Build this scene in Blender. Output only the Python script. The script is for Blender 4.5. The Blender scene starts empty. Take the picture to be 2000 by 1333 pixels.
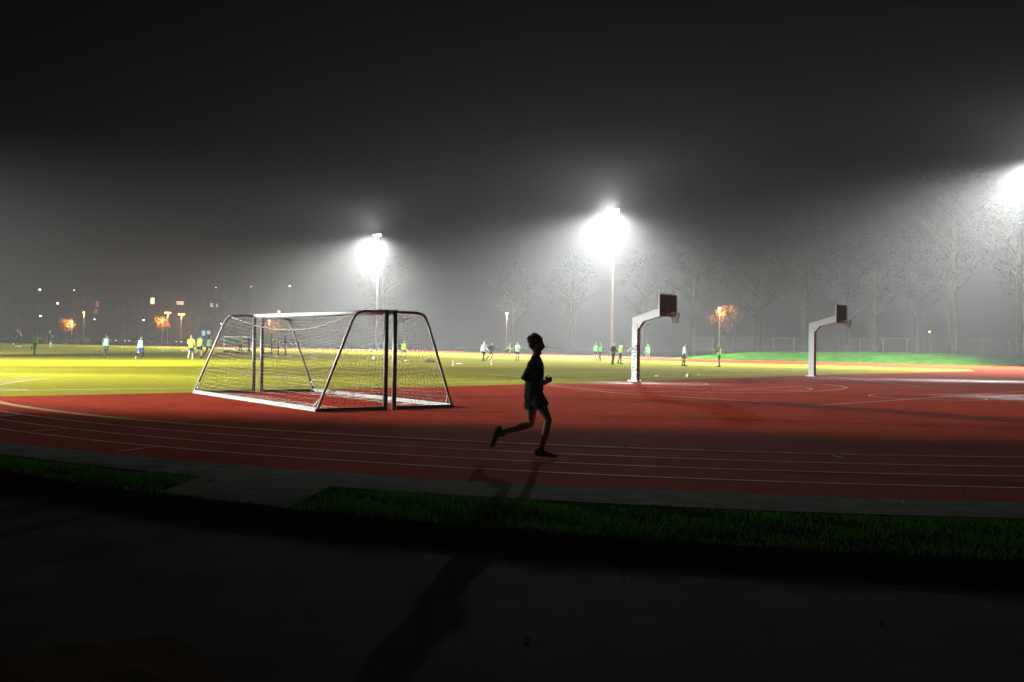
import bpy, math, random
from mathutils import Vector, Matrix
R = math.radians
random.seed(7)
sc = bpy.context.scene
COL = sc.collection
V = Vector

# ------------------------------------------------------------------ camera
F = 1930.0                      # focal length for a 2000 px wide frame (35 mm equivalent)
H = 1.564
ROLL, PITCH = R(0.92), math.atan2(4.4, F)
fw = V((0, math.cos(PITCH), math.sin(PITCH)))
rt = V((1, 0, 0))
up = rt.cross(fw)
rt, up = rt * math.cos(ROLL) + up * math.sin(ROLL), up * math.cos(ROLL) - rt * math.sin(ROLL)
cam = bpy.data.objects.new('camera', bpy.data.cameras.new('camera'))
COL.objects.link(cam)
cam.data.sensor_width = 36.0
cam.data.lens = 36.0 * F / 2000.0
cam.data.clip_start, cam.data.clip_end = 0.1, 3000
m = Matrix((rt, up, -fw)).transposed().to_4x4()
m.translation = V((0, 0, H))
cam.matrix_world = m
sc.camera = cam


def ray(x, y):
    return fw + rt * ((x - 1000) / F) - up * ((y - 666.5) / F)


def g(x, y, z=0.0):             # where the ground of height z is seen at a pixel of the photograph
    d = ray(x, y)
    return V((0, 0, H)) + d * ((z - H) / d.z)


def at(x, y, D):                # a point at distance D (along world Y)
    d = ray(x, y)
    return V((0, 0, H)) + d * (D / d.y)


# ------------------------------------------------------------------ helpers
def tag(o, label=None, cat=None, group=None, kind=None):
    if label: o['label'] = label
    if cat: o['category'] = cat
    if group: o['group'] = group
    if kind: o['kind'] = kind
    return o


def empty(name, loc, rz=0.0):
    o = bpy.data.objects.new(name, None)
    COL.objects.link(o)
    o.location = loc
    o.rotation_euler = (0, 0, rz)
    return o


class MB:
    def __init__(s):
        s.v, s.f = [], []

    def add(s, vs, fs):
        b = len(s.v)
        s.v += [tuple(p) for p in vs]
        s.f += [tuple(i + b for i in q) for q in fs]

    def box(s, c, size, M=None):
        x, y, z = (q / 2 for q in size)
        vs = [V((i, j, k)) for i in (-x, x) for j in (-y, y) for k in (-z, z)]
        if M is not None: vs = [M @ p for p in vs]
        s.add([p + V(c) for p in vs], [(0, 1, 3, 2), (4, 6, 7, 5), (0, 4, 5, 1), (2, 3, 7, 6), (0, 2, 6, 4), (1, 5, 7, 3)])

    def prism(s, poly, a, b):       # polygon of Vectors swept from +a to +b
        n = len(poly)
        vs = [p + a for p in poly] + [p + b for p in poly]
        fs = [tuple(range(n - 1, -1, -1)), tuple(range(n, 2 * n))] + [(i, (i + 1) % n, n + (i + 1) % n, n + i) for i in range(n)]
        s.add(vs, fs)

    def loft(s, pts, rad, side=None, n=10, cap=True, ck=1.0):
        pts = [V(p) for p in pts]
        rad = [(r, r) if not isinstance(r, tuple) else r for r in rad]
        rings = []
        N = len(pts)
        tang = []
        for i in range(N):
            t = pts[min(i + 1, N - 1)] - pts[max(i - 1, 0)]
            tang.append(t.normalized())
        P, RR, T = list(pts), list(rad), list(tang)
        if cap:
            for e, sg in ((0, -1), (-1, 1)):
                r, t, p = rad[e], tang[e], pts[e]
                k = min(r) * ck
                extra = [(p + t * sg * k * math.sin(q), (r[0] * math.cos(q), r[1] * math.cos(q)), t) for q in (R(38), R(70))]
                if sg < 0:
                    extra.reverse()
                    P = [q[0] for q in extra] + P; RR = [q[1] for q in extra] + RR; T = [t] * 2 + T
                else:
                    P += [q[0] for q in extra]; RR += [q[1] for q in extra]; T += [t] * 2
        sd = V(side) if side is not None else None
        if sd is None:
            sd = V((0, 0, 1)) if abs(T[0].z) < .8 else V((1, 0, 0))
        vs = []
        for p, r, t in zip(P, RR, T):
            a = sd - t * sd.dot(t)
            if a.length < 1e-4: a = t.orthogonal()
            a.normalize()
            if side is None: sd = a
            b = t.cross(a)
            for k in range(n):
                q = 2 * math.pi * k / n
                vs.append(p + a * (r[0] * math.cos(q)) + b * (r[1] * math.sin(q)))
        M = len(P)
        fs = [(i * n + k, i * n + (k + 1) % n, (i + 1) * n + (k + 1) % n, (i + 1) * n + k) for i in range(M - 1) for k in range(n)]
        fs += [tuple(range(n - 1, -1, -1)), tuple((M - 1) * n + k for k in range(n))]
        s.add(vs, fs)

    def tube(s, a, b, r, n=8, r2=None):
        s.loft([a, b], [r, r if r2 is None else r2], n=n, cap=False)

    def ball(s, c, r, n=10):
        rx = r if isinstance(r, tuple) else (r, r, r)
        c = V(c)
        h = n // 2
        vs = [c + V((rx[0] * math.sin(math.pi * i / h) * math.cos(2 * math.pi * k / n), rx[1] * math.sin(math.pi * i / h) * math.sin(2 * math.pi * k / n), rx[2] * math.cos(math.pi * i / h))) for i in range(h + 1) for k in range(n)]
        s.add(vs, [(i * n + k, (i + 1) * n + k, (i + 1) * n + (k + 1) % n, i * n + (k + 1) % n) for i in range(h) for k in range(n)])

    def build(s, name, mat, parent=None, smooth=False):
        me = bpy.data.meshes.new(name)
        me.from_pydata(s.v, [], s.f)
        me.materials.append(mat)
        if smooth: me.polygons.foreach_set('use_smooth', [True] * len(me.polygons))
        me.update()
        o = bpy.data.objects.new(name, me)
        COL.objects.link(o)
        if parent: o.parent = parent
        return o


def blob(o, voxel, it=4):
    md = o.modifiers.new('remesh', 'REMESH')
    md.mode = 'VOXEL'; md.voxel_size = voxel; md.use_smooth_shade = True
    if it:
        sm = o.modifiers.new('smooth', 'SMOOTH'); sm.factor = .5; sm.iterations = it
    return o


# ------------------------------------------------------------------ materials
MATS = {}


def mat(name, col, rough=.6, var=0.0, scale=6.0, bump=0.0, bscale=60.0, metal=0.0, spec=.5, emit=None, estr=0.0, detail=6):
    if name in MATS: return MATS[name]
    M = bpy.data.materials.new(name)
    M.use_nodes = True
    nt = M.node_tree
    b = nt.nodes['Principled BSDF']
    b.inputs['Base Color'].default_value = (*col, 1)
    b.inputs['Roughness'].default_value = rough
    b.inputs['Metallic'].default_value = metal
    b.inputs['Specular IOR Level'].default_value = spec
    tc = nt.nodes.new('ShaderNodeTexCoord')
    if var:
        no = nt.nodes.new('ShaderNodeTexNoise')
        no.inputs['Scale'].default_value = scale; no.inputs['Detail'].default_value = detail; no.inputs['Roughness'].default_value = .65
        nt.links.new(tc.outputs['Object'], no.inputs['Vector'])
        r = nt.nodes.new('ShaderNodeValToRGB')
        r.color_ramp.elements[0].position, r.color_ramp.elements[1].position = .3, .7
        r.color_ramp.elements[0].color = (*[c * (1 - var) for c in col], 1)
        r.color_ramp.elements[1].color = (*[min(1, c * (1 + var)) for c in col], 1)
        nt.links.new(no.outputs['Fac'], r.inputs['Fac'])
        nt.links.new(r.outputs['Color'], b.inputs['Base Color'])
    if bump:
        n2 = nt.nodes.new('ShaderNodeTexNoise')
        n2.inputs['Scale'].default_value = bscale; n2.inputs['Detail'].default_value = 4
        nt.links.new(tc.outputs['Object'], n2.inputs['Vector'])
        bp = nt.nodes.new('ShaderNodeBump')
        bp.inputs['Strength'].default_value = bump; bp.inputs['Distance'].default_value = .02
        nt.links.new(n2.outputs['Fac'], bp.inputs['Height'])
        nt.links.new(bp.outputs['Normal'], b.inputs['Normal'])
    if emit:
        b.inputs['Emission Color'].default_value = (*emit, 1)
        b.inputs['Emission Strength'].default_value = estr
    MATS[name] = M
    return M


def ramp_node(nt, fac, a, b, ca, cb):
    r = nt.nodes.new('ShaderNodeValToRGB')
    r.color_ramp.elements[0].position, r.color_ramp.elements[1].position = a, b
    r.color_ramp.elements[0].color, r.color_ramp.elements[1].color = (*ca, 1), (*cb, 1)
    nt.links.new(fac, r.inputs['Fac'])
    return r.outputs['Color']


def noise_node(nt, scale, detail=5, rough=.6):
    tc = nt.nodes.new('ShaderNodeTexCoord')
    n = nt.nodes.new('ShaderNodeTexNoise')
    n.inputs['Scale'].default_value = scale; n.inputs['Detail'].default_value = detail; n.inputs['Roughness'].default_value = rough
    nt.links.new(tc.outputs['Object'], n.inputs['Vector'])
    return n.outputs['Fac']


def mix_node(nt, fac, a, b, mode='MIX'):
    n = nt.nodes.new('ShaderNodeMix'); n.data_type = 'RGBA'; n.blend_type = mode
    for s, q in ((n.inputs[0], fac), (n.inputs[6], a), (n.inputs[7], b)):
        if isinstance(q, (int, float)): s.default_value = q
        elif isinstance(q, tuple): s.default_value = (*q, 1)
        else: nt.links.new(q, s)
    return n.outputs[2]


# rubber track: granulated, worn, with damp patches that shine
rubber = mat('red_rubber', (.30, .055, .022), .55, bump=.5, bscale=90, spec=.22)
nt = rubber.node_tree; b = nt.nodes['Principled BSDF']
c1 = ramp_node(nt, noise_node(nt, .35, 6), .3, .7, (.35, .026, .004), (.47, .038, .007))
c2 = ramp_node(nt, noise_node(nt, 9, 8, .8), .36, .64, (.62, .62, .62), (1.25, 1.25, 1.25))
c3 = ramp_node(nt, noise_node(nt, 1.6, 4), .35, .7, (.8, .8, .8), (1.1, 1.1, 1.1))
c1 = mix_node(nt, 1.0, c1, c3, 'MULTIPLY')
nt.links.new(mix_node(nt, 1.0, c1, c2, 'MULTIPLY'), b.inputs['Base Color'])
# smooth, damp worn zones: in front of the two hoops and at the right edge of the courts
tcw = nt.nodes.new('ShaderNodeTexCoord')
damp = None
for cx_, cy_, rx_, ry_ in ((5.0, 41.0, 4.5, 2.6), (22.5, 51.0, 8.5, 3.4), (17.5, 33.5, 3.6, 3.4)):
    mp_ = nt.nodes.new('ShaderNodeMapping'); mp_.vector_type = 'POINT'
    mp_.inputs['Location'].default_value = (-cx_ / rx_, -cy_ / ry_, 0); mp_.inputs['Scale'].default_value = (1 / rx_, 1 / ry_, 0)
    nt.links.new(tcw.outputs['Object'], mp_.inputs['Vector'])
    ln_ = nt.nodes.new('ShaderNodeVectorMath'); ln_.operation = 'LENGTH'; nt.links.new(mp_.outputs['Vector'], ln_.inputs[0])
    r_ = ramp_node(nt, ln_.outputs['Value'], .25, 1.0, (1, 1, 1), (0, 0, 0))
    damp = r_ if damp is None else mix_node(nt, 1.0, damp, r_, 'ADD')
blot = ramp_node(nt, noise_node(nt, .55, 5), .30, .62, (.25, .25, .25), (1, 1, 1))
damp = mix_node(nt, 1.0, damp, blot, 'MULTIPLY')
nt.links.new(mix_node(nt, damp, (1.0, 1.0, 1.0), (.42, .42, .42)), b.inputs['Roughness'])
nt.links.new(mix_node(nt, damp, (.03, .03, .03), (.5, .5, .5)), b.inputs['Specular IOR Level'])

turf = mat('artificial_turf', (.2, .18, .01), 1.0, bump=.6, bscale=70, spec=.05)
nt = turf.node_tree; b = nt.nodes['Principled BSDF']
c1 = ramp_node(nt, noise_node(nt, .16, 6), .3, .7, (.28, .245, .002), (.345, .30, .003))
c2 = ramp_node(nt, noise_node(nt, 5, 8, .85), .34, .66, (.66, .68, .6), (1.25, 1.22, 1.25))
nt.links.new(mix_node(nt, 1.0, c1, c2, 'MULTIPLY'), b.inputs['Base Color'])

white_line = mat('line_paint', (.72, .70, .62), .9, .3, 3.0, spec=.05)
lane_paint = mat('worn_lane_paint', (.80, .66, .56), .75, .35, 2.5, spec=.12)
yellow_line = mat('kerb_line_paint', (.55, .38, .13), .95, .3, 3.0, spec=.0)
paving = mat('concrete_paving', (.20, .19, .165), 1.0, spec=.02)
nt = paving.node_tree; b = nt.nodes['Principled BSDF']
tcn = nt.nodes.new('ShaderNodeTexCoord'); mp = nt.nodes.new('ShaderNodeMapping')
mp.inputs['Rotation'].default_value = (0, 0, R(-12))
nt.links.new(tcn.outputs['Object'], mp.inputs['Vector'])
bk = nt.nodes.new('ShaderNodeTexBrick')
bk.inputs['Scale'].default_value = 1.0; bk.inputs['Brick Width'].default_value = .2; bk.inputs['Row Height'].default_value = .1
bk.inputs['Mortar Size'].default_value = .0015
bk.inputs['Color1'].default_value = (.21, .20, .175, 1); bk.inputs['Color2'].default_value = (.15, .145, .125, 1); bk.inputs['Mortar'].default_value = (.07, .07, .06, 1)
nt.links.new(mp.outputs['Vector'], bk.inputs['Vector'])
nt.links.new(mix_node(nt, 1.0, bk.outputs['Color'], ramp_node(nt, noise_node(nt, 2.5, 6), .3, .7, (.65, .65, .62), (1.2, 1.2, 1.2)), 'MULTIPLY'), b.inputs['Base Color'])

brick_pave = mat('brick_paving', (.2, .12, .08), 1.0, spec=.0)
nt = brick_pave.node_tree; b = nt.nodes['Principled BSDF']
tcn = nt.nodes.new('ShaderNodeTexCoord'); mp = nt.nodes.new('ShaderNodeMapping'); mp.inputs['Rotation'].default_value = (0, 0, R(35))
nt.links.new(tcn.outputs['Object'], mp.inputs['Vector'])
bk = nt.nodes.new('ShaderNodeTexBrick'); bk.inputs['Scale'].default_value = 1.0
bk.inputs['Brick Width'].default_value = .2; bk.inputs['Row Height'].default_value = .1; bk.inputs['Mortar Size'].default_value = .0015
bk.inputs['Color1'].default_value = (.17, .12, .075, 1); bk.inputs['Color2'].default_value = (.12, .085, .055, 1); bk.inputs['Mortar'].default_value = (.03, .03, .03, 1)
nt.links.new(mp.outputs['Vector'], bk.inputs['Vector']); nt.links.new(bk.outputs['Color'], b.inputs['Base Color'])

asphalt = mat('asphalt', (.055, .055, .054), 1.0, .4, 1.2, .7, 120, spec=.05)
soil = mat('soil', (.03, .03, .02), 1.0, .4, .5, spec=0.0)
turf_bed = mat('soil_under_grass', (.016, .040, .006), 1.0, .5, 3, spec=0.0)
grass_m = mat('grass_blades', (.030, .11, .010), 1.0, .6, 1.6, spec=0.0)
nt = grass_m.node_tree; b = nt.nodes['Principled BSDF']
tr_n = nt.nodes.new('ShaderNodeBsdfTranslucent'); tr_n.inputs['Color'].default_value = (.034, .14, .008, 1)
mx_n = nt.nodes.new('ShaderNodeMixShader'); mx_n.inputs[0].default_value = .6
nt.links.new(b.outputs[0], mx_n.inputs[1]); nt.links.new(tr_n.outputs[0], mx_n.inputs[2]); nt.links.new(mx_n.outputs[0], nt.nodes['Material Output'].inputs['Surface'])
bank_m = mat('bank_grass', (.028, .115, .005), 1.0, .6, .9, .9, 25, spec=0.0)
steel = mat('galvanised_steel', (.42, .43, .43), .45, .2, 5, metal=.3)
alu = mat('white_painted_aluminium', (.44, .44, .43), .38, .15, 8, .1, 40, spec=.6)
alu_dirty = mat('scuffed_aluminium', (.12, .115, .105), .45, .35, 14, .2, 60)
cord_m = mat('net_cord', (.40, .38, .32), .8)
stand_white = mat('stand_white_paint', (.52, .52, .52), .45, .08, 3)
rim_orange = mat('rim_orange_paint', (.75, .16, .02), .5)
board_m = mat('brown_board', (.15, .045, .04), .6, .3, 6)
board_edge = mat('board_edge', (.70, .66, .60), .6)
board_mark = mat('board_mark', (.05, .02, .02), .6)
bark = mat('bark', (.036, .028, .02), .9, .45, 3, .9, 14)
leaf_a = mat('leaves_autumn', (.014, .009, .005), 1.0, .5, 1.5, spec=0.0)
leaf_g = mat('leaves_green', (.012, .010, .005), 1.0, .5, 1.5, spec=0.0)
wall_m = mat('plaster_wall', (.04, .036, .033), .85, .15, 2)
roof_m = mat('roof_tiles', (.05, .03, .025), .85, .2, 3)
teal = mat('teal_tarpaulin', (.03, .16, .17), .5, .4, 1.6, .5, 6)
fence_m = mat('fence_wire', (.18, .18, .15), .9, spec=.1)
dark_metal = mat('dark_metal', (.03, .03, .03), .5)

# ------------------------------------------------------------------ track geometry: curves about the bend's centre
CX, CY = 6.55, 36.93
LINES = {
 'kerb': [(0, 788), (200, 815), (400, 831), (600, 846), (800, 857.5), (1000, 869), (1200, 876), (1400, 883), (1600, 888), (2000, 895)],
 'lane_a': [(0, 805), (200, 827.4), (400, 846), (600, 860.6), (800, 873.8), (1000, 884), (1200, 892), (1400, 899.4), (1600, 904), (2000, 912.4)],
 'lane_b': [(0, 821), (200, 844), (400, 861.6), (600, 877.5), (800, 890.5), (1000, 901.5), (1200, 909.8), (1400, 917), (1600, 922.5), (2000, 931)],
 'lane_c': [(0, 839.5), (200, 861), (400, 880), (600, 896.5), (800, 909.5), (1000, 921), (1200, 930.5), (1400, 938), (1600, 943.5), (2000, 954)],
 'edge': [(0, 862.5), (200, 886), (400, 903), (600, 920), (800, 933), (1000, 945.5), (1200, 955.5), (1400, 964.5), (1600, 970.5), (2000, 982)],
 'strip': [(0, 890), (230, 912), (420, 932), (600, 949.5), (920, 971), (1040, 977), (1200, 986), (1400, 995), (1600, 1002), (2000, 1013)],
 'step': [(0, 917), (280, 957), (420, 976), (560, 993), (700, 1004), (1000, 1033), (1300, 1057), (1600, 1075), (2000, 1093)],
}


def polyfit2(xs, ys):
    n = len(xs); mx = sum(xs) / n
    S = [sum((x - mx) ** k for x in xs) for k in range(5)]
    T = [sum(y * (x - mx) ** k for x, y in zip(xs, ys)) for k in range(3)]
    A = Matrix(((S[0], S[1], S[2]), (S[1], S[2], S[3]), (S[2], S[3], S[4])))
    c = A.inverted() @ V(T)
    lo, hi = min(xs), max(xs)

    def f(x):
        e = 0
        if x < lo: e, x = x - lo, lo
        if x > hi: e, x = x - hi, hi
        d = x - mx
        return c[0] + c[1] * d + c[2] * d * d + e * (c[1] + 2 * c[2] * d) * .4
    return f


def curve_of(key):
    P = [g(*q) for q in LINES[key]]
    th = [math.atan2(p.y - CY, p.x - CX) for p in P]
    rr = [math.hypot(p.y - CY, p.x - CX) for p in P]
    return polyfit2(th, rr)


CURVES = {k: curve_of(k) for k in LINES}
TH = [R(-178 + i * 1.0) for i in range(0, 165)]


def on(key, th, off=0.0, z=0.0):
    r = CURVES[key](th) + off
    return V((CX + r * math.cos(th), CY + r * math.sin(th), z))


def ring(name, a, b, m, z=0.0, oa=0.0, ob=0.0, skirt=None, ths=None):
    mb = MB(); ths = ths or TH
    vs = []
    for t in ths:
        vs += [on(a, t, oa, z), on(b, t, ob, z)]
        if skirt is not None: vs += [on(b, t, ob + .01, skirt)]
    k = 3 if skirt is not None else 2
    fs = []
    for i in range(len(ths) - 1):
        for j in range(k - 1):
            fs.append((k * i + j, k * i + j + 1, k * (i + 1) + j + 1, k * (i + 1) + j))
    mb.add(vs, fs)
    return mb.build(name, m)


def sheet(name, poly, m, z=None, thick=None):
    mb = MB()
    P = [V((p[0], p[1], z if z is not None else (p[2] if len(p) > 2 else 0))) for p in poly]
    mb.add(P, [tuple(range(len(P)))])
    return mb.build(name, m)


def struct(o, label):
    return tag(o, label, kind='structure')


# foreground tarmac, one step (0.11 m) below the verge
struct(sheet('asphalt_path', [(-400, -60), (400, -60), (400, 60), (-400, 60)], asphalt, z=-.115), 'dark worn tarmac path in the foreground below the grass verge')
bp = [(-60, 1284), (0, 1270), (150, 1258), (340, 1238), (400, 1285), (460, 1335), (560, 1420), (-60, 1420)]
struct(sheet('brick_pavement', [g(x, y, -.105) for x, y in bp], brick_pave, z=-.105), 'corner of brown block paving at the bottom left of the tarmac')
# near boundary of the raised sports ground = the outer edge of the track
edge = [on('edge', t, 0.05) for t in TH]
far_l, far_r = edge[0], edge[-1]
struct(sheet('ground', [(p.x, p.y) for p in edge] + [(450, far_r.y), (450, 450), (-450, 450), (-450, far_l.y)], soil, z=-.012), 'dark open ground reaching away beyond the sports ground')
# red rubber: the whole bend, the segment with the courts and the strip on the far side
FE = [(2000, 716.5), (1600, 707), (1250, 698.5), (900, 687.5), (340, 677), (0, 668.8)]
fe = [g(*q) for q in FE]
fe = [fe[0] + (fe[0] - fe[1]) * 1.2] + fe + [fe[-1] + (fe[-1] - fe[-2]) * .5]
struct(sheet('running_track', [(p.x, p.y) for p in edge] + [(75, far_r.y), (fe[0].x + 6, fe[0].y)] + [(p.x, p.y) for p in fe] + [(-230, fe[-1].y), (-230, far_l.y)], rubber, z=0.0), 'red rubber running track bend and court area, damp and granular')
# pitch
near = [(-420, 786.5), (0, 775), (300, 769), (800, 757), (1000, 752), (1200, 745.5), (1600, 733), (1800, 728.5), (1905, 725.5)]
farp = [(1893, 722.5), (1600, 714), (1400, 709), (900, 690.5), (340, 678), (0, 670)]
fp = [g(*q) for q in farp]
fp.append(fp[-1] + (fp[-1] - fp[-2]) * .4)
struct(sheet('football_pitch', [(p.x, p.y) for p in [g(*q) for q in near] + fp] + [(-190, 190), (-120, 60)], turf, z=.004), 'yellow green artificial turf football pitch under floodlights')
struct(ring('paved_strip', 'edge', 'strip', paving, z=.006), 'narrow grey paved strip along the outer edge of the track')
struct(ring('verge', 'strip', 'step', turf_bed, z=-.004, oa=.03, skirt=-.13), 'narrow grass verge with a low step down to the tarmac')
# gap with a paved crossing over the verge
cr = [(395, 931), (645, 952), (560, 993.2), (315, 962)]
mb = MB(); q = [g(x, y) + V((0, 0, .007)) for x, y in cr]
mb.add(q + [q[2] + V((.0, -.02, -.13)), q[3] + V((0, -.02, -.13))], [(0, 1, 2, 3), (3, 2, 4, 5)])
struct(mb.build('paved_crossing', paving), 'slabs crossing the verge between the track and the tarmac')


def strip_line(mb, pts, w, z=.008):
    pts = [V((p.x, p.y, z)) for p in pts]
    vs = []
    for i, p in enumerate(pts):
        t = (pts[min(i + 1, len(pts) - 1)] - pts[max(i - 1, 0)]).normalized()
        n = V((-t.y, t.x, 0))
        vs += [p + n * w / 2, p - n * w / 2]
    mb.add(vs, [(2 * i, 2 * i + 1, 2 * i + 3, 2 * i + 2) for i in range(len(pts) - 1)])


# lane lines
lm = MB()
for k in ('lane_a', 'lane_b', 'lane_c'):
    strip_line(lm, [on(k, t) for t in TH], .05)
strip_line(lm, [on('kerb', t, -.10) for t in TH], .035)
for a, c in (((231, 882.5), (318, 872.5)), ((62, 843.5), (140, 838)), ((0, 814), (40, 810.5)), ((1625, 891), (1648, 896))):
    strip_line(lm, [g(*a), g(*c)], .05, .009)
struct(lm.build('lane_markings', lane_paint), 'thin pale lane lines curving along the track')
km = MB()
tk = [t for t in TH]
vs = []
for t in tk:
    wdt = .05 + .12 * min(1, max(0, (math.degrees(-t) - 93) / 32))
    vs += [on('kerb', t, -wdt / 2 + .02, .010), on('kerb', t, wdt / 2 + .02, .010)]
km.add(vs, [(2 * i, 2 * i + 1, 2 * i + 3, 2 * i + 2) for i in range(len(tk) - 1)])
struct(km.build('inner_line_marking', yellow_line), 'broad yellowish line along the inside of the track')
# pitch lines
pm = MB()
PL = [[(-300, 771), (60, 763), (380, 758.5), (860, 748.7), (1100, 742.5), (1200, 739), (1400, 733.3), (1600, 729), (1760, 725.3), (1890, 723.7)],
      [(1890, 723.5), (1600, 714.8), (1400, 709.6), (900, 691)],
      [(385, 720.8), (640, 744.6), (720, 751.2)], [(385, 720.8), (560, 719.4), (650, 718.4), (750, 717.4), (830, 716.3), (1100, 714.4)],
      [(952, 732.2), (1018, 736.6), (1110, 742)], [(952, 732.2), (1100, 729.5), (1200, 727), (1400, 724.2), (1640, 722.3)],
      [(0, 689), (290, 689.8)], [(-60, 757), (0, 760.5), (30, 761.5), (60, 763)]]
for l in PL:
    strip_line(pm, [g(*q) for q in l], .11)
c0 = g(375, 690); ca = g(291, 689.6)
r0 = 9.15
for k in range(1):
    strip_line(pm, [ca + V((r0 - r0 * math.cos(a), r0 * math.sin(a), 0)) for a in [R(-75 + 5 * i) for i in range(31)]], .12)
struct(pm.build('pitch_markings', white_line), 'white football pitch lines on the yellow turf')
# basketball court lines
cm = MB()
CW = .05


def arc(c, r, a0, a1, n=40):
    strip_line(cm, [V((c.x + r * math.cos(R(a0 + (a1 - a0) * i / n)), c.y + r * math.sin(R(a0 + (a1 - a0) * i / n)), 0)) for i in range(n + 1)], CW, .008)


for l in ([(1060, 752.5), (1200, 768), (1400, 780), (1585, 793.3), (1800, 809), (2000, 824), (2200, 841)], [(1585, 793.3), (1800, 779), (2000, 764.8), (2200, 752)],
          [(1060, 752.5), (1240, 745.5), (1400, 740.5), (1700, 733)], [(1075, 753), (1200, 763.5), (1400, 767.5), (1500, 767.8), (1600, 764.8), (1640, 761.5), (1655, 758.3), (1640, 754.5), (1600, 750.5), (1500, 746.5), (1380, 743.5)],
          [(1110, 750), (1290, 756.5), (1430, 762.2), (1520, 757.5), (1550, 755)], [(1430, 762.2), (1540, 763.6), (1580, 762.5), (1587, 760.8), (1575, 757.5), (1540, 755)],
          [(1100, 747), (1330, 744), (1378, 749.5), (1383, 751.5), (1370, 753.3), (1330, 754)], [(1690, 742), (1800, 744), (1900, 747.7), (1907, 746.6), (1890, 744.3), (1800, 742)], [(1640, 744), (1800, 748.5), (1930, 748.3), (1955, 745.6), (1930, 742.5), (1860, 740.5)], [(1600, 733), (1800, 757), (2000, 768)]):
    strip_line(cm, [g(*q) for q in l], CW)
arc(V((13.75, 32.7, 0)), 1.8, 0, 360, 60)
struct(cm.build('court_markings', white_line), 'thin pale basketball court lines on the red rubber')

# raised green bank on the far right with the track running in front of it
def bankpt(x, y, back, z):
    p = g(x, y); d = V((.62, .78, 0))
    q = p + d * back
    return V((q.x, q.y, z))


bx = [(1290, 700.2), (1350, 701.6), (1420, 703), (1600, 707.2), (1800, 711.8), (2000, 716.6), (2300, 724.5), (2600, 733)]
hs = [0, .55, .95, 1.2, 1.25, 1.2, 1.2, 1.2]
bm = MB(); vs = []
prof = [(0.2, 0), (1.6, .3), (3.4, .72), (5.2, .95), (7.0, 1.0), (40, 1.02)]
for (x, y), h in zip(bx, hs):
    for bk_, hz in prof: vs.append(bankpt(x, y, bk_, -.01 + h * hz))
n = len(prof)
bm.add(vs, [(i * n + j, i * n + j + 1, (i + 1) * n + j + 1, (i + 1) * n + j) for i in range(len(bx) - 1) for j in range(n - 1)])
bo = bm.build('grass_bank', bank_m, smooth=True)
struct(bo, 'low bright green grass bank beyond the far side of the track')


def bank_at(x, back):            # point on the bank top behind a pixel column
    for i in range(len(bx) - 1):
        if bx[i][0] <= x <= bx[i + 1][0] or i == len(bx) - 2:
            f_ = (x - bx[i][0]) / (bx[i + 1][0] - bx[i][0])
            p = bankpt(*bx[i], back, hs[i]).lerp(bankpt(*bx[i + 1], back, hs[i + 1]), f_)
            return p


# grass of the verge
gm = MB()
rg = random.Random(3)
path_l, path_r = g(395, 931), g(645, 952)
cnt = 0
hole = [g(x, y) for x, y in cr]


def inside(p, poly):
    c = False
    for i in range(len(poly)):
        a, b_ = poly[i], poly[i - 1]
        if (a.y > p.y) != (b_.y > p.y) and p.x < (b_.x - a.x) * (p.y - a.y) / (b_.y - a.y) + a.x: c = not c
    return c


def patch(x, y):
    return math.sin(x * 2.3 + 1.7 * math.sin(y * 1.9)) * math.sin(y * 3.1 + 1.3 * math.sin(x * 1.1)) + .5 * math.sin(x * 7.1 + y * 5.3)


while cnt < 42000:
    t = R(rg.uniform(-136, -72))
    a, b_ = CURVES['strip'](t), CURVES['step'](t)
    r = rg.uniform(a + .05, b_ + .05)
    p = V((CX + r * math.cos(t), CY + r * math.sin(t), -.004))
    if inside(p, hole): continue
    pt = patch(p.x, p.y)
    if rg.random() > .55 + .35 * pt: continue
    cnt += 1
    hgt = rg.uniform(.025, .06) * (1 + .35 * pt) * (1.0 if r > a + .25 else .5)
    q = rg.uniform(0, 6.283); w = rg.uniform(.004, .008)
    d = V((math.cos(q), math.sin(q), 0)); l_ = V((rg.uniform(-1, 1), rg.uniform(-1, 1), 0)) * hgt * .6
    gm.add([p - d * w, p + d * w, p + l_ + V((0, 0, hgt))], [(0, 1, 2)])
tag(gm.build('grass', grass_m), 'short ragged dark green grass growing on the verge beside the tarmac', 'grass', kind='stuff')

lt = MB(); rl = random.Random(9)
for i in range(226):
    if i < 120: p = g(rl.uniform(-100, 2100), rl.uniform(745, 985)); z0 = .014
    elif i < 220:
        t = R(rl.uniform(-136, -72)); p = on('step', t, rl.uniform(-1.2, 0)); z0 = .03
    else: p = g(rl.uniform(-100, 2100), rl.uniform(1060, 1400), -.115); z0 = -.108
    s_ = rl.uniform(.012, .034); q = rl.uniform(0, 6.28); d = V((math.cos(q), math.sin(q), 0)) * s_; e = V((-d.y, d.x, 0)) * .6
    c_ = V((p.x, p.y, z0)); lt.add([c_ - d, c_ + e + V((0, 0, s_ * .5)), c_ + d, c_ - e + V((0, 0, s_ * .4))], [(0, 1, 2), (0, 2, 3)])
tag(lt.build('leaf_litter', mat('dry_leaf', (.16, .11, .05), .8, .5, 9)), 'small dry leaves and specks scattered over track, verge and tarmac', 'leaves', kind='stuff')
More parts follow.
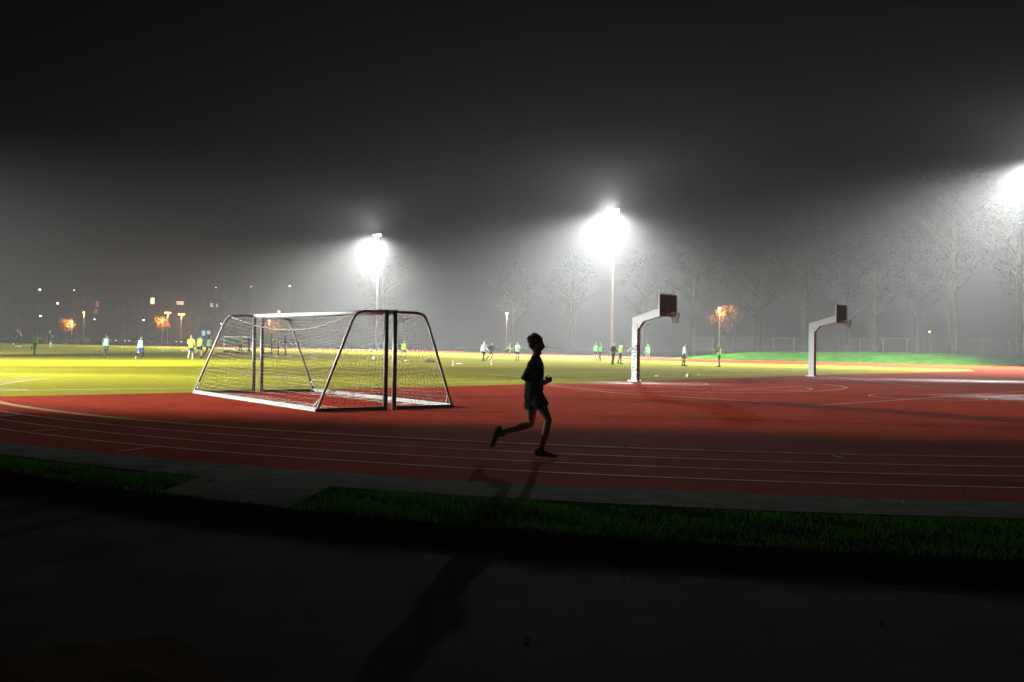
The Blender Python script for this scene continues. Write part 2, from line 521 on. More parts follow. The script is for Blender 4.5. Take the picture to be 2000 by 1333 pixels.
# ------------------------------------------------------------------ football goals
def goal(end_near, end_far, rear_near, rear_far, label, group):
    """front line from end_near to end_far on the ground, rear base bar from rear_near to rear_far."""
    root = empty('football_goal', (0, 0, 0))
    tag(root, label, 'goal', group)
    HT = 2.24
    z = V((0, 0, 1))
    tn = end_near + z * HT; tf = end_far + z * HT
    for p in (end_near, end_far):
        mb = MB(); mb.loft([p, p + z * (HT + .05)], [(.055, .05)] * 2, side=(1, 0, 0), n=12, cap=False)
        mb.build('post', alu_dirty, root, True)
    ax = (tf - tn).normalized()
    mb = MB(); mb.loft([tn + ax * .04, tf - ax * .04], [.055, .055], n=12, cap=False); mb.build('crossbar', alu, root, True)
    rb = MB(); M = Matrix.Rotation(math.atan2((rear_far - rear_near).y, (rear_far - rear_near).x), 3, 'Z')
    mid = (rear_near + rear_far) / 2
    L = (rear_far - rear_near).length
    rb.box(mid + z * .035, (L, .11, .06), M); rb.box(mid + z * .082, (L - .06, .05, .032), M)
    rb.build('rear_base_bar', alu_dirty, root)
    tops = []
    for p, r in ((end_near, rear_near), (end_far, rear_far)):
        d = (r - p); dl = d.length; d = d.normalized()
        sb = MB(); Md = Matrix.Rotation(math.atan2(d.y, d.x), 3, 'Z')
        sb.box((p + r) / 2 + z * .04, (dl - .13, .06, .07), Md)
        sb.build('side_base_bar', alu_dirty, root)
        T = p + z * HT
        depth = .80
        k = T + d * depth
        low = r + z * .06
        down = (low - k).normalized()
        path = [T + z * .0 + d * .03, T + d * (depth - .28), T + d * (depth - .12) - z * .02, k - z * .09 + d * .01, k + down * .28, low]
        st = MB(); st.loft(path, [.033] * len(path), n=10, cap=False)
        st.build('stay', alu, root, True)
        br = MB(); br.tube(r + z * .08 + ax * (.25 if p is end_near else -.25), r.lerp(k, .13) + z * .05, .018)
        br.build('corner_brace', alu, root, True)
        tops.append((T, k, low, p, r, d))
    # net: top, back and both sides as cord meshes with sag
    nb = MB()
    CR = .003

    def cord(pts, r=CR):
        for a, b_ in zip(pts, pts[1:]):
            if (b_ - a).length < 1e-5: continue
            t = (b_ - a).normalized(); s1 = t.orthogonal().normalized() * r; s2 = t.cross(s1)
            tri = [s1, s1 * -.5 + s2 * .87, s1 * -.5 - s2 * .87]
            nb.add([a + q for q in tri] + [b_ + q for q in tri], [(0, 1, 4, 3), (1, 2, 5, 4), (2, 0, 3, 5)])

    (Tn, kn, ln, pn, rn, dn), (Tf, kf, lf, pf, rf, df) = tops
    rn_ = random.Random(len(label))
    wob = [[rn_.uniform(-1, 1) for _ in range(80)] for _ in range(60)]
    NU, NT, NB = 60, 7, 20

    def P(u, v):            # v 0..1 top panel, 1..2 back panel
        sag = 4 * u * (1 - u)
        if v <= 1:
            e = Tn.lerp(Tf, u); k = kn.lerp(kf, u) - z * (.42 * sag) - (dn * (.18 * sag))
            return e.lerp(k, v) - z * (.10 * math.sin(math.pi * v) * sag)
        k = kn.lerp(kf, u) - z * (.42 * sag) - (dn * (.18 * sag)); e = ln.lerp(lf, u)
        w = v - 1
        belly = .16 * math.sin(math.pi * w) * sag
        return k.lerp(e, w) - dn * (belly + .25 * w * w * sag * (1 - w)) + z * (.03 * math.sin(9 * u + 5 * w) * sag)

    grid = []
    vsamp = [i / NT for i in range(NT)] + [1 + i / NB for i in range(NB + 1)]
    for i, v in enumerate(vsamp):
        row = []
        for j in range(NU + 1):
            p = P(j / NU, v)
            edge_ = 0 if j in (0, NU) or i in (0, len(vsamp) - 1) else .018
            row.append(p + V((wob[i][j], wob[(i + 7) % 60][j], wob[i][(j + 9) % 60])) * edge_)
        grid.append(row)
    for row in grid: cord(row)
    for j in range(NU + 1): cord([row[j] for row in grid])
    cord(grid[NT], .011)
    # loose net heaped on the ground inside the rear bar
    for i in range(6):
        w0 = .12 + .14 * i
        cord([rn.lerp(rf, .06 + .86 * j / 60) - dn * (w0 + .11 * math.sin(j * .62 + i * .5) * (1 - .12 * i) + .03 * wob[i][j]) + z * (.02 + .012 * (1 + math.sin(j * .9 + i))) for j in range(61)])
    for (T, k, lo, p, r, d) in tops:        # side panels
        n1, n2 = 16, 20
        gr = []
        for i in range(n2 + 1):
            w = i / n2
            a = (p + z * .05).lerp(T, 1 - w)          # along the post, top to bottom
            b_ = k.lerp(lo, w)
            row = []
            for j in range(n1 + 1):
                s = j / n1
                q = a.lerp(b_, s) + ax * ((.10 if p is end_near else -.10) * math.sin(math.pi * s) * math.sin(math.pi * w)) - z * (.09 * math.sin(math.pi * s) * (1 - w))
                row.append(q + V((wob[i][j], wob[j][i], wob[(i + 5) % 60][j])) * .012)
            gr.append(row)
        for row in gr: cord(row)
        for j in range(n1 + 1): cord([row[j] for row in gr])
    nb.build('net', cord_m, root)
    return root


gn_l, gn_r = g(620, 805), g(882, 796.5)
gf_l, gf_r = g(380, 768.5), g(612, 765)
e_n, e_f = (gn_r - gn_l), (gf_r - gf_l)
pn1, pn2 = g(752, 800.3), g(769, 800)
pf1, pf2 = gf_l + e_f * .478, gf_l + e_f * .545
goal(pn1, pf1, gn_l, gf_l, 'white portable football goal whose netted back faces the track, nearer the left edge', 'portable football goals pushed together')
goal(pn2, pf2, gn_r, gf_r, 'white portable football goal opening towards the first, its back turned to the runner', 'portable football goals pushed together')

# small goal far away on the pitch
sg = empty('small_goal', (0, 0, 0)); tag(sg, 'white training goal standing far off at the pitch edge behind the nets', 'goal')
a, b_ = g(437, 684), g(489, 684.5)
a2 = at(429, 680, a.y + 10); 
hh = 26 * a.y / F
bk2 = V((-3.0, 3.2, 0))
for p in (a, b_):
    mb = MB(); mb.tube(p, p + V((0, 0, hh)), .07); mb.build('post', alu, sg)
mb = MB(); mb.tube(a + V((0, 0, hh)), b_ + V((0, 0, hh)), .07); mb.build('crossbar', alu, sg)
mb = MB(); mb.tube(a + V((0, 0, .06)), b_ + V((0, 0, .06)), .06); mb.build('ground_bar', alu, sg)
mb = MB()
for p in (a, b_):
    mb.tube(p + V((0, 0, hh)), p + bk2 + V((0, 0, .05)), .05); mb.tube(p + V((0, 0, .06)), p + bk2 + V((0, 0, .05)), .04)
mb.tube(a + bk2 + V((0, 0, .05)), b_ + bk2 + V((0, 0, .05)), .05)
mb.build('rear_frame', alu, sg)

# ------------------------------------------------------------------ basketball stands
def stand(px, py, yaw, label, hpole, stains, w=.30, bw=1.2, bh=.9, L=1.45):
    p = g(px, py)
    root = empty('basketball_stand', (p.x, p.y, 0), yaw)       # local +x = over the court
    tag(root, label, 'basketball stand', 'white basketball stands')
    m = stains
    post = MB(); post.box((0, 0, hpole / 2), (w, w * .8, hpole)); po = post.build('post', m, root)
    bv = po.modifiers.new('bevel', 'BEVEL'); bv.width = .015; bv.segments = 2
    pl_ = MB(); pl_.box((0, 0, .018), (w + .22, w * .8 + .22, .03))
    for bx_ in (-1, 1):
        for by_ in (-1, 1): pl_.loft([V((bx_ * (w / 2 + .06), by_ * (w * .4 + .06), .03)), V((bx_ * (w / 2 + .06), by_ * (w * .4 + .06), .07))], [.02, .02], n=6, cap=False)
    pl_.build('base_plate', steel, root)
    bkt = MB()
    for sy in (-1, 1): bkt.tube(V((1.25 if L < 1.5 else 1.4, sy * w * .3, hpole + .55)), V((L + .02, sy * bw * .4, hpole + .76 + bh * .3)), .02)
    bkt.build('board_brace', steel, root)
    # arm: slanting box with a gusset, profile in x-z swept in y
    hw = w * .36
    A = MB()
    prof = [(-w / 2, hpole + .002), (-w / 2, hpole + .30), (L, hpole + .78), (L, hpole + .42), (w / 2 + .32, hpole + .10), (w / 2, hpole - .22), (w / 2 + .002, hpole + .002)]
    prof = [(-w / 2, hpole + .003), (-w / 2, hpole + .26), (L, hpole + .76), (L, hpole + .38), (w / 2 + .30, hpole + .10), (w / 2 + .004, hpole - .24), (w / 2 + .004, hpole + .003)]
    A.prism([V((x, 0, z)) for x, z in prof], V((0, -hw, 0)), V((0, hw, 0)))
    ao = A.build('arm', stand_white, root)
    bv = ao.modifiers.new('bevel', 'BEVEL'); bv.width = .012; bv.segments = 2
    bz = hpole + .76
    B = MB(); B.box((L + .035, 0, bz), (.03, bw, bh)); bo = B.build('backboard', board_m, root)
    E_ = MB()
    for sy in (-1, 1): E_.box((L + .033, sy * (bw / 2 + .02), bz), (.07, .04, bh + .08))
    for sz in (-1, 1): E_.box((L + .033, 0, bz + sz * (bh / 2 + .02)), (.066, bw, .04))
    E_.build('frame', board_edge if False else stand_white, bo)
    K = MB()
    for sy in (-1, 1): K.box((L + .053, sy * .27, bz - .06), (.006, .05, .45))
    for sz in (-1, 1): K.box((L + .053, 0, bz - .06 + sz * .2), (.0055, .49, .05))
    K.build('target_rectangle', board_mark, bo)
    rz = bz - bh / 2 + .12
    rc = V((L + .05 + .15 + .225, 0, rz))
    Rm = MB(); n = 24
    pts = [rc + V((.225 * math.cos(2 * math.pi * i / n), .225 * math.sin(2 * math.pi * i / n), 0)) for i in range(n + 1)]
    Rm.loft(pts, [.014] * (n + 1), n=6, cap=False)
    Rm.box((L + .13, 0, rz), (.17, .14, .03)); Rm.box((L + .06, 0, rz - .06), (.02, .2, .14))
    ro = Rm.build('rim', rim_orange, root, True)
    N_ = MB()
    for i in range(12):
        for s in (-1, 1):
            pp = []
            for k in range(7):
                f_ = k / 6; a = 2 * math.pi * (i + s * f_ * 2.2) / 12; rr = .225 - .10 * f_ ** .7
                pp.append(rc + V((rr * math.cos(a), rr * math.sin(a), -.42 * f_)))
            N_.loft(pp, [.008] * 7, n=4, cap=False)
    N_.build('net', cord_m, ro)
    return root


# paint with torn stickers and dirt on the lower two metres of the nearer post
stk = mat('stickered_paint', (.52, .52, .52), .5)
nt = stk.node_tree; b = nt.nodes['Principled BSDF']
tcn = nt.nodes.new('ShaderNodeTexCoord'); sep = nt.nodes.new('ShaderNodeSeparateXYZ'); nt.links.new(tcn.outputs['Object'], sep.inputs[0])
vo = nt.nodes.new('ShaderNodeTexNoise'); vo.inputs['Scale'].default_value = 7; vo.inputs['Detail'].default_value = 4
mp = nt.nodes.new('ShaderNodeMapping'); mp.inputs['Scale'].default_value = (1, 1, 1.6); nt.links.new(tcn.outputs['Object'], mp.inputs['Vector']); nt.links.new(mp.outputs['Vector'], vo.inputs['Vector'])
col = ramp_node(nt, vo.outputs['Fac'], .48, .55, (.52, .52, .52), (.07, .07, .06))
mr = nt.nodes.new('ShaderNodeMapRange'); mr.inputs['From Min'].default_value = 1.5; mr.inputs['From Max'].default_value = 1.75
mr.inputs['To Min'].default_value = 1; mr.inputs['To Max'].default_value = 0; nt.links.new(sep.outputs['Z'], mr.inputs['Value'])
nt.links.new(mix_node(nt, mr.outputs['Result'], (.52, .52, .52), col), b.inputs['Base Color'])
stand(1241, 745, R(-44), 'white basketball stand with torn stickers on its post, right of the runner', 2.50, stk, .30, 1.2, .87, 1.60)
stand(1586, 735.5, R(-45), 'clean white basketball stand farther off in front of the green bank', 2.67, stand_white, .34, 1.15, .92, 1.62)

# ------------------------------------------------------------------ people
SKIN = mat('skin', (.56, .36, .25), .55, .1, 8)
SKIN_D = mat('skin_dark', (.10, .055, .035), .55)
HAIRS = {'brown': mat('hair_brown', (.09, .045, .02), .6), 'dark': mat('hair_dark', (.03, .018, .012), .6), 'blond': mat('hair_blond', (.42, .28, .11), .6), 'red': mat('hair_red', (.25, .08, .03), .6), 'grey': mat('hair_grey', (.45, .43, .38), .6)}
CLOTH = {k: mat('cloth_' + k, c, .85, .12, 9) for k, c in {
    'mint': (.34, .68, .40), 'lime': (.48, .78, .05), 'yellow': (.75, .66, .03), 'green': (.12, .55, .20), 'teal': (.14, .50, .42), 'white': (.75, .75, .76), 'palegrey': (.50, .52, .50),
    'black': (.012, .012, .014), 'navy': (.018, .022, .06), 'darkgrey': (.05, .05, .055), 'slate': (.12, .16, .20), 'blue': (.03, .06, .65), 'darkgreen': (.02, .07, .04), 'maroon': (.20, .02, .03), 'grey': (.25, .25, .25)}.items()}


def fk(lean=4, hipR=10, kneeR=10, hipL=-8, kneeL=8, shR=-20, elR=60, shL=20, elL=60, abd=10, head=0, stance=.09, abdR=None, abdL=None):
    J = {}
    J['P'] = V((0, 0, 0))
    l = R(lean); d = V((math.sin(l), 0, math.cos(l)))
    J['C'] = d * .46
    J['N'] = d * .50 + V((0, 0, 0))
    hd = V((math.sin(l * .6 + R(head)), 0, math.cos(l * .6 + R(head))))
    J['H'] = J['N'] + hd * .17 + V((.015, 0, 0))
    J['hd'] = hd
    for s, hip, kn, sh, el, ab in (('R', hipR, kneeR, shR, elR, abdR if abdR is not None else abd), ('L', hipL, kneeL, shL, elL, abdL if abdL is not None else abd)):
        y = -1 if s == 'R' else 1
        J['hip' + s] = V((0, y * .09, -.03))
        spread = V((0, y * (stance - .09) / .84, 0))
        a = R(hip); J['knee' + s] = J['hip' + s] + (V((math.sin(a), 0, -math.cos(a))) + spread) * .43
        a2 = R(hip - kn); J['ank' + s] = J['knee' + s] + (V((math.sin(a2), 0, -math.cos(a2))) + spread) * .42
        J['toe' + s] = V((math.cos(a2 * .75), y * .1, math.sin(a2 * .75)))
        J['sh' + s] = d * .44 + V((0, y * .175, 0))
        a = R(sh) ; J['el' + s] = J['sh' + s] + V((math.sin(a), y * math.sin(R(ab)), -math.cos(a) * math.cos(R(ab)))).normalized() * .28
        a2 = R(sh + el); J['wr' + s] = J['el' + s] + V((math.sin(a2), y * math.sin(R(ab)) * (.3 if el > 40 else 1), -math.cos(a2))).normalized() * .25
    lowest = min(J['ankR'].z, J['ankL'].z) - .085
    for k in J:
        if k[:3] not in ('toe',) and k != 'hd': J[k] = J[k] - V((0, 0, lowest))
    return J


def hand(mb, w, d, palm_n, sc_=1.0, detail=False, curl=35, thumb_side=None):
    d = d.normalized(); n = (palm_n - d * palm_n.dot(d)).normalized(); s = d.cross(n)
    if thumb_side is not None and s.dot(thumb_side) < 0: s = -s
    mb.loft([w, w + d * .045 * sc_, w + d * .085 * sc_], [(.026, .017), (.04, .016), (.038, .013)], side=s, n=10)
    base = w + d * .085 * sc_
    for i, (o, ln) in enumerate(((.030, .068), (.010, .078), (-.010, .072), (-.029, .058))):
        p = base + s * o; dd = d.copy(); pts = [p - d * .02, p]
        for k in range(3):
            dd = (Matrix.Rotation(R(curl + 7 * i), 3, d.cross(n)) @ dd) if True else dd
            p = p + dd * ln * (.45, .32, .25)[k]; pts.append(p)
        mb.loft(pts, [.0095, .0095, .0088, .008, .0072] if detail else [.011] * 5, n=6)
    t0 = w + d * .03 + s * .026
    mb.loft([t0, t0 + (d * .5 + s * .7 + n * .3).normalized() * .04, t0 + (d * .8 + s * .55 + n * .4).normalized() * .075], [.0125, .011, .009], n=6)


def figure(root, J, look, S=1.0, voxel=.02, detail=False):
    side = V((0, 1, 0))
    top, bottom = look.get('top', 'mint'), look.get('bottom', 'navy')
    P, C, N, Hc, hd = J['P'], J['C'], J['N'], J['H'], J['hd']
    skin = look.get('skin', SKIN)
    fwd = look.get('fwd') or (side.cross(hd)).normalized()
    up_ = (C - P).normalized()
    B = MB()
    tor = [P - up_ * .06, P + up_ * .05, P.lerp(C, .38), P.lerp(C, .72), C - up_ * .02, C + up_ * .04]
    B.loft(tor, [(.155, .105), (.165, .115), (.135, .095), (.165, .115), (.15, .09), (.06, .055)], side=side, n=14)
    B.loft([C - up_ * .02, N + up_ * .02, Hc - hd * .04], [.058, .052, .054], n=10)
    # head: jaw, skull, nose, lips, ears
    hf = fwd
    B.loft([Hc - hd * .112 + hf * .052, Hc - hd * .09 + hf * .032, Hc - hd * .045 + hf * .012, Hc, Hc + hd * .055 - hf * .008, Hc + hd * .098 - hf * .01], [(.026, .024), (.045, .052), (.066, .082), (.072, .094), (.069, .09), (.042, .055)], side=side, n=14)
    B.loft([Hc + hf * .090 + hd * .018, Hc + hf * .105 - hd * .012, Hc + hf * .112 - hd * .030, Hc + hf * .094 - hd * .040], [.010, .013, .014, .012], n=6)
    B.ball(Hc + hf * .082 - hd * .066, (.018, .022, .011), 8)
    B.ball(Hc + hf * .084 + hd * .030, (.014, .045, .010), 8)
    for y in (-1, 1): B.loft([Hc + side * y * .076 - hd * .03 - hf * .005, Hc + side * y * .083 + hd * .022 - hf * .012], [(.012, .02), (.012, .022)], n=6)
    for s, y in (('R', -1), ('L', 1)):
        sh, el, wr = J['sh' + s], J['el' + s], J['wr' + s]
        B.loft([C + side * y * .07 - up_ * .03, sh, sh.lerp(el, .5), el, el.lerp(wr, .35), wr], [.06, .056, .046, .038, .040, .026], n=10)
        hdv = J.get('hand' + s) or (wr - el).normalized()
        hand(B, wr, hdv, -side * y, 1.0, detail, look.get('curl', 30), thumb_side=V((0, 0, 1)) if (wr - el).normalized().z > -.6 else V((1, 0, 0)))
        hp, kn, an = J['hip' + s], J['knee' + s], J['ank' + s]
        B.loft([hp + V((0, 0, .03)), hp.lerp(kn, .35), hp.lerp(kn, .8), kn, kn.lerp(an, .18), kn.lerp(an, .38), kn.lerp(an, .75), an], [.085, .082, .06, .054, .050, .054, .038, .034], n=12)
        td = J['toe' + s].normalized(); sk = (an - kn).normalized()
        B.loft([an + sk * .03 - td * .035, an + sk * .045 + td * .05, an + sk * .065 + td * .13, an + sk * .07 + td * .18], [.032, .034, (.038, .02), (.03, .014)], n=8)
    bo = blob(B.build('body', skin, root), voxel, 3)
    V2 = max(voxel, .011) if detail else voxel

    def folds(o):
        if detail:
            tx = bpy.data.textures.get('folds') or bpy.data.textures.new('folds', 'CLOUDS'); tx.noise_scale = .085
            dm = o.modifiers.new('folds', 'DISPLACE'); dm.texture = tx; dm.strength = .028; dm.mid_level = .5; dm.texture_coords = 'LOCAL'
        return o
    # top garment
    T = MB(); ex = look.get('loose', .018)
    hem = look.get('hem', .10)
    T.loft([P - up_ * hem, P + up_ * .06, P.lerp(C, .40), P.lerp(C, .74), C - up_ * .02, C + up_ * .03, C + up_ * .07], [(.165 + ex, .12 + ex), (.165 + ex, .115 + ex), (.15 + ex, .108 + ex), (.168 + ex, .118 + ex), (.155 + ex, .092 + ex * .7), (.105, .075), (.064, .06)], side=side, n=16, ck=.2)
    sl = look.get('sleeve', 'short')
    for s, y in (('R', -1), ('L', 1)):
        sh, el, wr = J['sh' + s], J['el' + s], J['wr' + s]
        if sl == 'none': T.loft([C + side * y * .07 - up_ * .03, sh], [.07, .066], n=10, ck=.3)
        elif sl == 'short': T.loft([C + side * y * .07 - up_ * .03, sh, sh.lerp(el, .55)], [.074, .07, .064], n=10, ck=.3)
        else: T.loft([C + side * y * .07 - up_ * .03, sh, sh.lerp(el, .5), el, el.lerp(wr, .4), wr - (wr - el) * .08], [.073, .068, .058, .05, .05, .037], n=10, ck=.3)
    to = folds(blob(T.build('shirt', CLOTH[top], root), V2, 3))
    if look.get('bib'):
        T = MB(); e2 = ex + .018
        T.loft([P - up_ * (hem - .03), P + up_ * .06, P.lerp(C, .40), P.lerp(C, .74), C - up_ * .03, C + up_ * .03], [(.165 + e2, .12 + e2), (.168 + e2, .115 + e2), (.155 + e2, .108 + e2), (.165 + e2, .12 + e2), (.12 + e2, .095 + ex), (.07, .066)], side=side, n=16, ck=.2)
        blob(T.build('bib', CLOTH[look['bib']], root), V2, 3)
    # bottoms
    kind = look.get('legs', 'shorts')
    T = MB()
    T.loft([P - up_ * .12, P - up_ * .05, P, P + up_ * .07], [(.150, .118), (.172, .130), (.176, .130), (.166, .122)], side=side, n=14, ck=.3)
    for s in 'RL':
        hp, kn, an = J['hip' + s], J['knee' + s], J['ank' + s]
        if kind == 'shorts': T.loft([hp + V((0, 0, .05)), hp, hp.lerp(kn, .4), hp.lerp(kn, look.get('short_len', .72))], [.098, .104, .104, .104], n=12, ck=.15)
        else: T.loft([hp + V((0, 0, .02)), hp.lerp(kn, .4), kn, kn.lerp(an, .4), an - (an - kn) * .06], [.10, .09, .066, .062, .05], n=12, ck=.15)
    folds(blob(T.build('shorts' if kind == 'shorts' else 'trousers', CLOTH[bottom], root), V2, 3))
    if look.get('socks'):
        T = MB()
        for s in 'RL':
            kn, an = J['knee' + s], J['ank' + s]
            T.loft([kn.lerp(an, .12), kn.lerp(an, .38), kn.lerp(an, .75), an], [.058, .062, .046, .042], n=10)
        blob(T.build('socks', CLOTH[look['socks']], root), V2, 2)
    for s in 'RL':
        T = MB(); an, kn = J['ank' + s], J['knee' + s]; td = J['toe' + s].normalized(); sk = (an - kn).normalized()
        sk = (sk - td * sk.dot(td)).normalized()
        T.loft([an + sk * .035 - td * .06, an + sk * .04 - td * .01, an + sk * .05 + td * .07, an + sk * .062 + td * .15, an + sk * .066 + td * .205], [(.040, .046), (.044, .052), (.046, .040), (.050, .030), (.036, .020)], side=side, n=10)
        T.loft([an - sk * .03, an + sk * .03], [.044, .046], n=10)
        blob(T.build('shoe', CLOTH[look.get('shoes', 'black')], root), V2, 2)
    if detail:                       # eyes of the near figure
        for y in (-1, 1):
            ec = Hc + hf * .0755 + hd * .010 + side * y * .030
            E_ = MB(); E_.ball(ec, .0125, 10); eo = E_.build('eye', CLOTH['white'], root, True)
            E_ = MB(); E_.ball(ec + hf * .0078, .0058, 8); E_.build('iris', HAIRS['dark'], eo, True)
            B2_ = MB(); B2_.loft([ec + hd * .019 - side * y * .013 + hf * .016, ec + hd * .022 + side * y * .016 + hf * .006], [.004, .003], n=5); B2_.build('eyebrow', HAIRS['brown'], root)
    # hair
    T = MB()
    if not detail:
        T.loft([Hc - hd * .035 - hf * .055, Hc + hd * .02 - hf * .03, Hc + hd * .07 - hf * .015, Hc + hd * .112 - hf * .008], [(.066, .055), (.083, .088), (.078, .092), (.04, .05)], side=side, n=12)
        if look.get('ponytail'): T.loft([Hc + hd * .05 - hf * .10, Hc - hf * .15 - hd * .04, Hc - hf * .13 - hd * .16], [.03, .035, .016], n=8)
        if look.get('long'): T.loft([Hc + hd * .03 - hf * .05, Hc - hf * .075 - hd * .08, Hc - hf * .075 - hd * .2], [(.085, .06), (.09, .045), (.07, .03)], side=side, n=10)
        if look.get('cap'):
            blob(T.build('hat', CLOTH[look['cap']], root), voxel, 2)
        else: blob(T.build('hair', HAIRS[look.get('hair', 'brown')], root), voxel, 2)
    else:
        rh = random.Random(5)
        T.loft([Hc - hd * .035 - hf * .062, Hc + hd * .01 - hf * .045, Hc + hd * .055 - hf * .022, Hc + hd * .105 - hf * .008, Hc + hd * .128 - hf * .005], [(.066, .050), (.086, .078), (.09, .104), (.07, .092), (.035, .05)], side=side, n=14, ck=.5)
        for i in range(150):
            a = rh.uniform(-2.7, 2.7); e = rh.uniform(-.15, 1.5)
            dr = (-hf * math.cos(a) + side * math.sin(a)) * math.cos(e) + hd * math.sin(e)
            if dr.dot(hf) > .45 and dr.dot(hd) < .65: continue
            p = Hc + hd * .035 - hf * .022 + V(dr) * .084
            q = p + (dr + V((rh.uniform(-.5, .5) - .35, rh.uniform(-.5, .5), rh.uniform(-.2, .8)))).normalized() * rh.uniform(.025, .055)
            T.loft([p - dr * .01, p.lerp(q, .6), q], [.014, .009, .0035], n=5)
        blob(T.build('hair', HAIRS['brown'], root), .005, 1)


FX = []


def player(px, py, hpx, yaw, pose, look, label, group='players training on the pitch', hgt=1.74):
    p = g(px, py)
    real = hpx * p.y / F
    J = fk(**pose)
    ht = J['H'].z + .12
    root = empty('person', (p.x, p.y, .006), R(yaw))
    # put the lowest foot under the pixel
    low = 'R' if J['ankR'].z < J['ankL'].z else 'L'
    ctr = V(((J['ankR'].x + J['ankL'].x) / 2, 0, 0)) if abs(J['ankR'].z - J['ankL'].z) < .12 else V((J['ank' + low].x, J['ank' + low].y, 0))
    for k in J:
        if k[:3] != 'toe' and k != 'hd': J[k] = J[k] - ctr
    s = real / ht
    root.scale = (s, s, s)
    tag(root, label, 'person', group)
    figure(root, J, look, voxel=.02)
    return root


RUN1 = dict(lean=10, hipR=38, kneeR=60, hipL=-18, kneeL=30, shR=-45, elR=85, shL=35, elL=90)
RUN2 = dict(lean=8, hipR=-15, kneeR=85, hipL=8, kneeL=8, shR=35, elR=85, shL=-45, elL=80)
RUN3 = dict(lean=8, hipR=20, kneeR=25, hipL=-20, kneeL=40, shR=-35, elR=70, shL=25, elL=80, abd=16)
STAND = dict(lean=2, hipR=4, kneeR=5, hipL=-3, kneeL=4, shR=-4, elR=18, shL=6, elL=22, stance=.14)
HIPS = dict(lean=2, hipR=3, kneeR=4, hipL=-3, kneeL=4, shR=-25, elR=70, shL=10, elL=90, abd=28, stance=.14)
FOLD = dict(lean=3, hipR=2, kneeR=4, hipL=-2, kneeL=4, shR=15, elR=95, shL=15, elL=100, abd=12, stance=.12)
WALK = dict(lean=3, hipR=22, kneeR=10, hipL=-18, kneeL=12, shR=-15, elR=20, shL=18, elL=25, stance=.1)
WIDE = dict(lean=4, hipR=10, kneeR=12, hipL=-12, kneeL=10, shR=-15, elR=70, shL=5, elL=75, abd=14, stance=.22)
POINT = dict(lean=3, hipR=5, kneeR=6, hipL=-6, kneeL=6, shR=62, elR=14, shL=0, elL=30, abd=8, stance=.24)
CROUCH = dict(lean=38, hipR=78, kneeR=95, hipL=10, kneeL=70, shR=25, elR=70, shL=10, elL=60, head=-10)

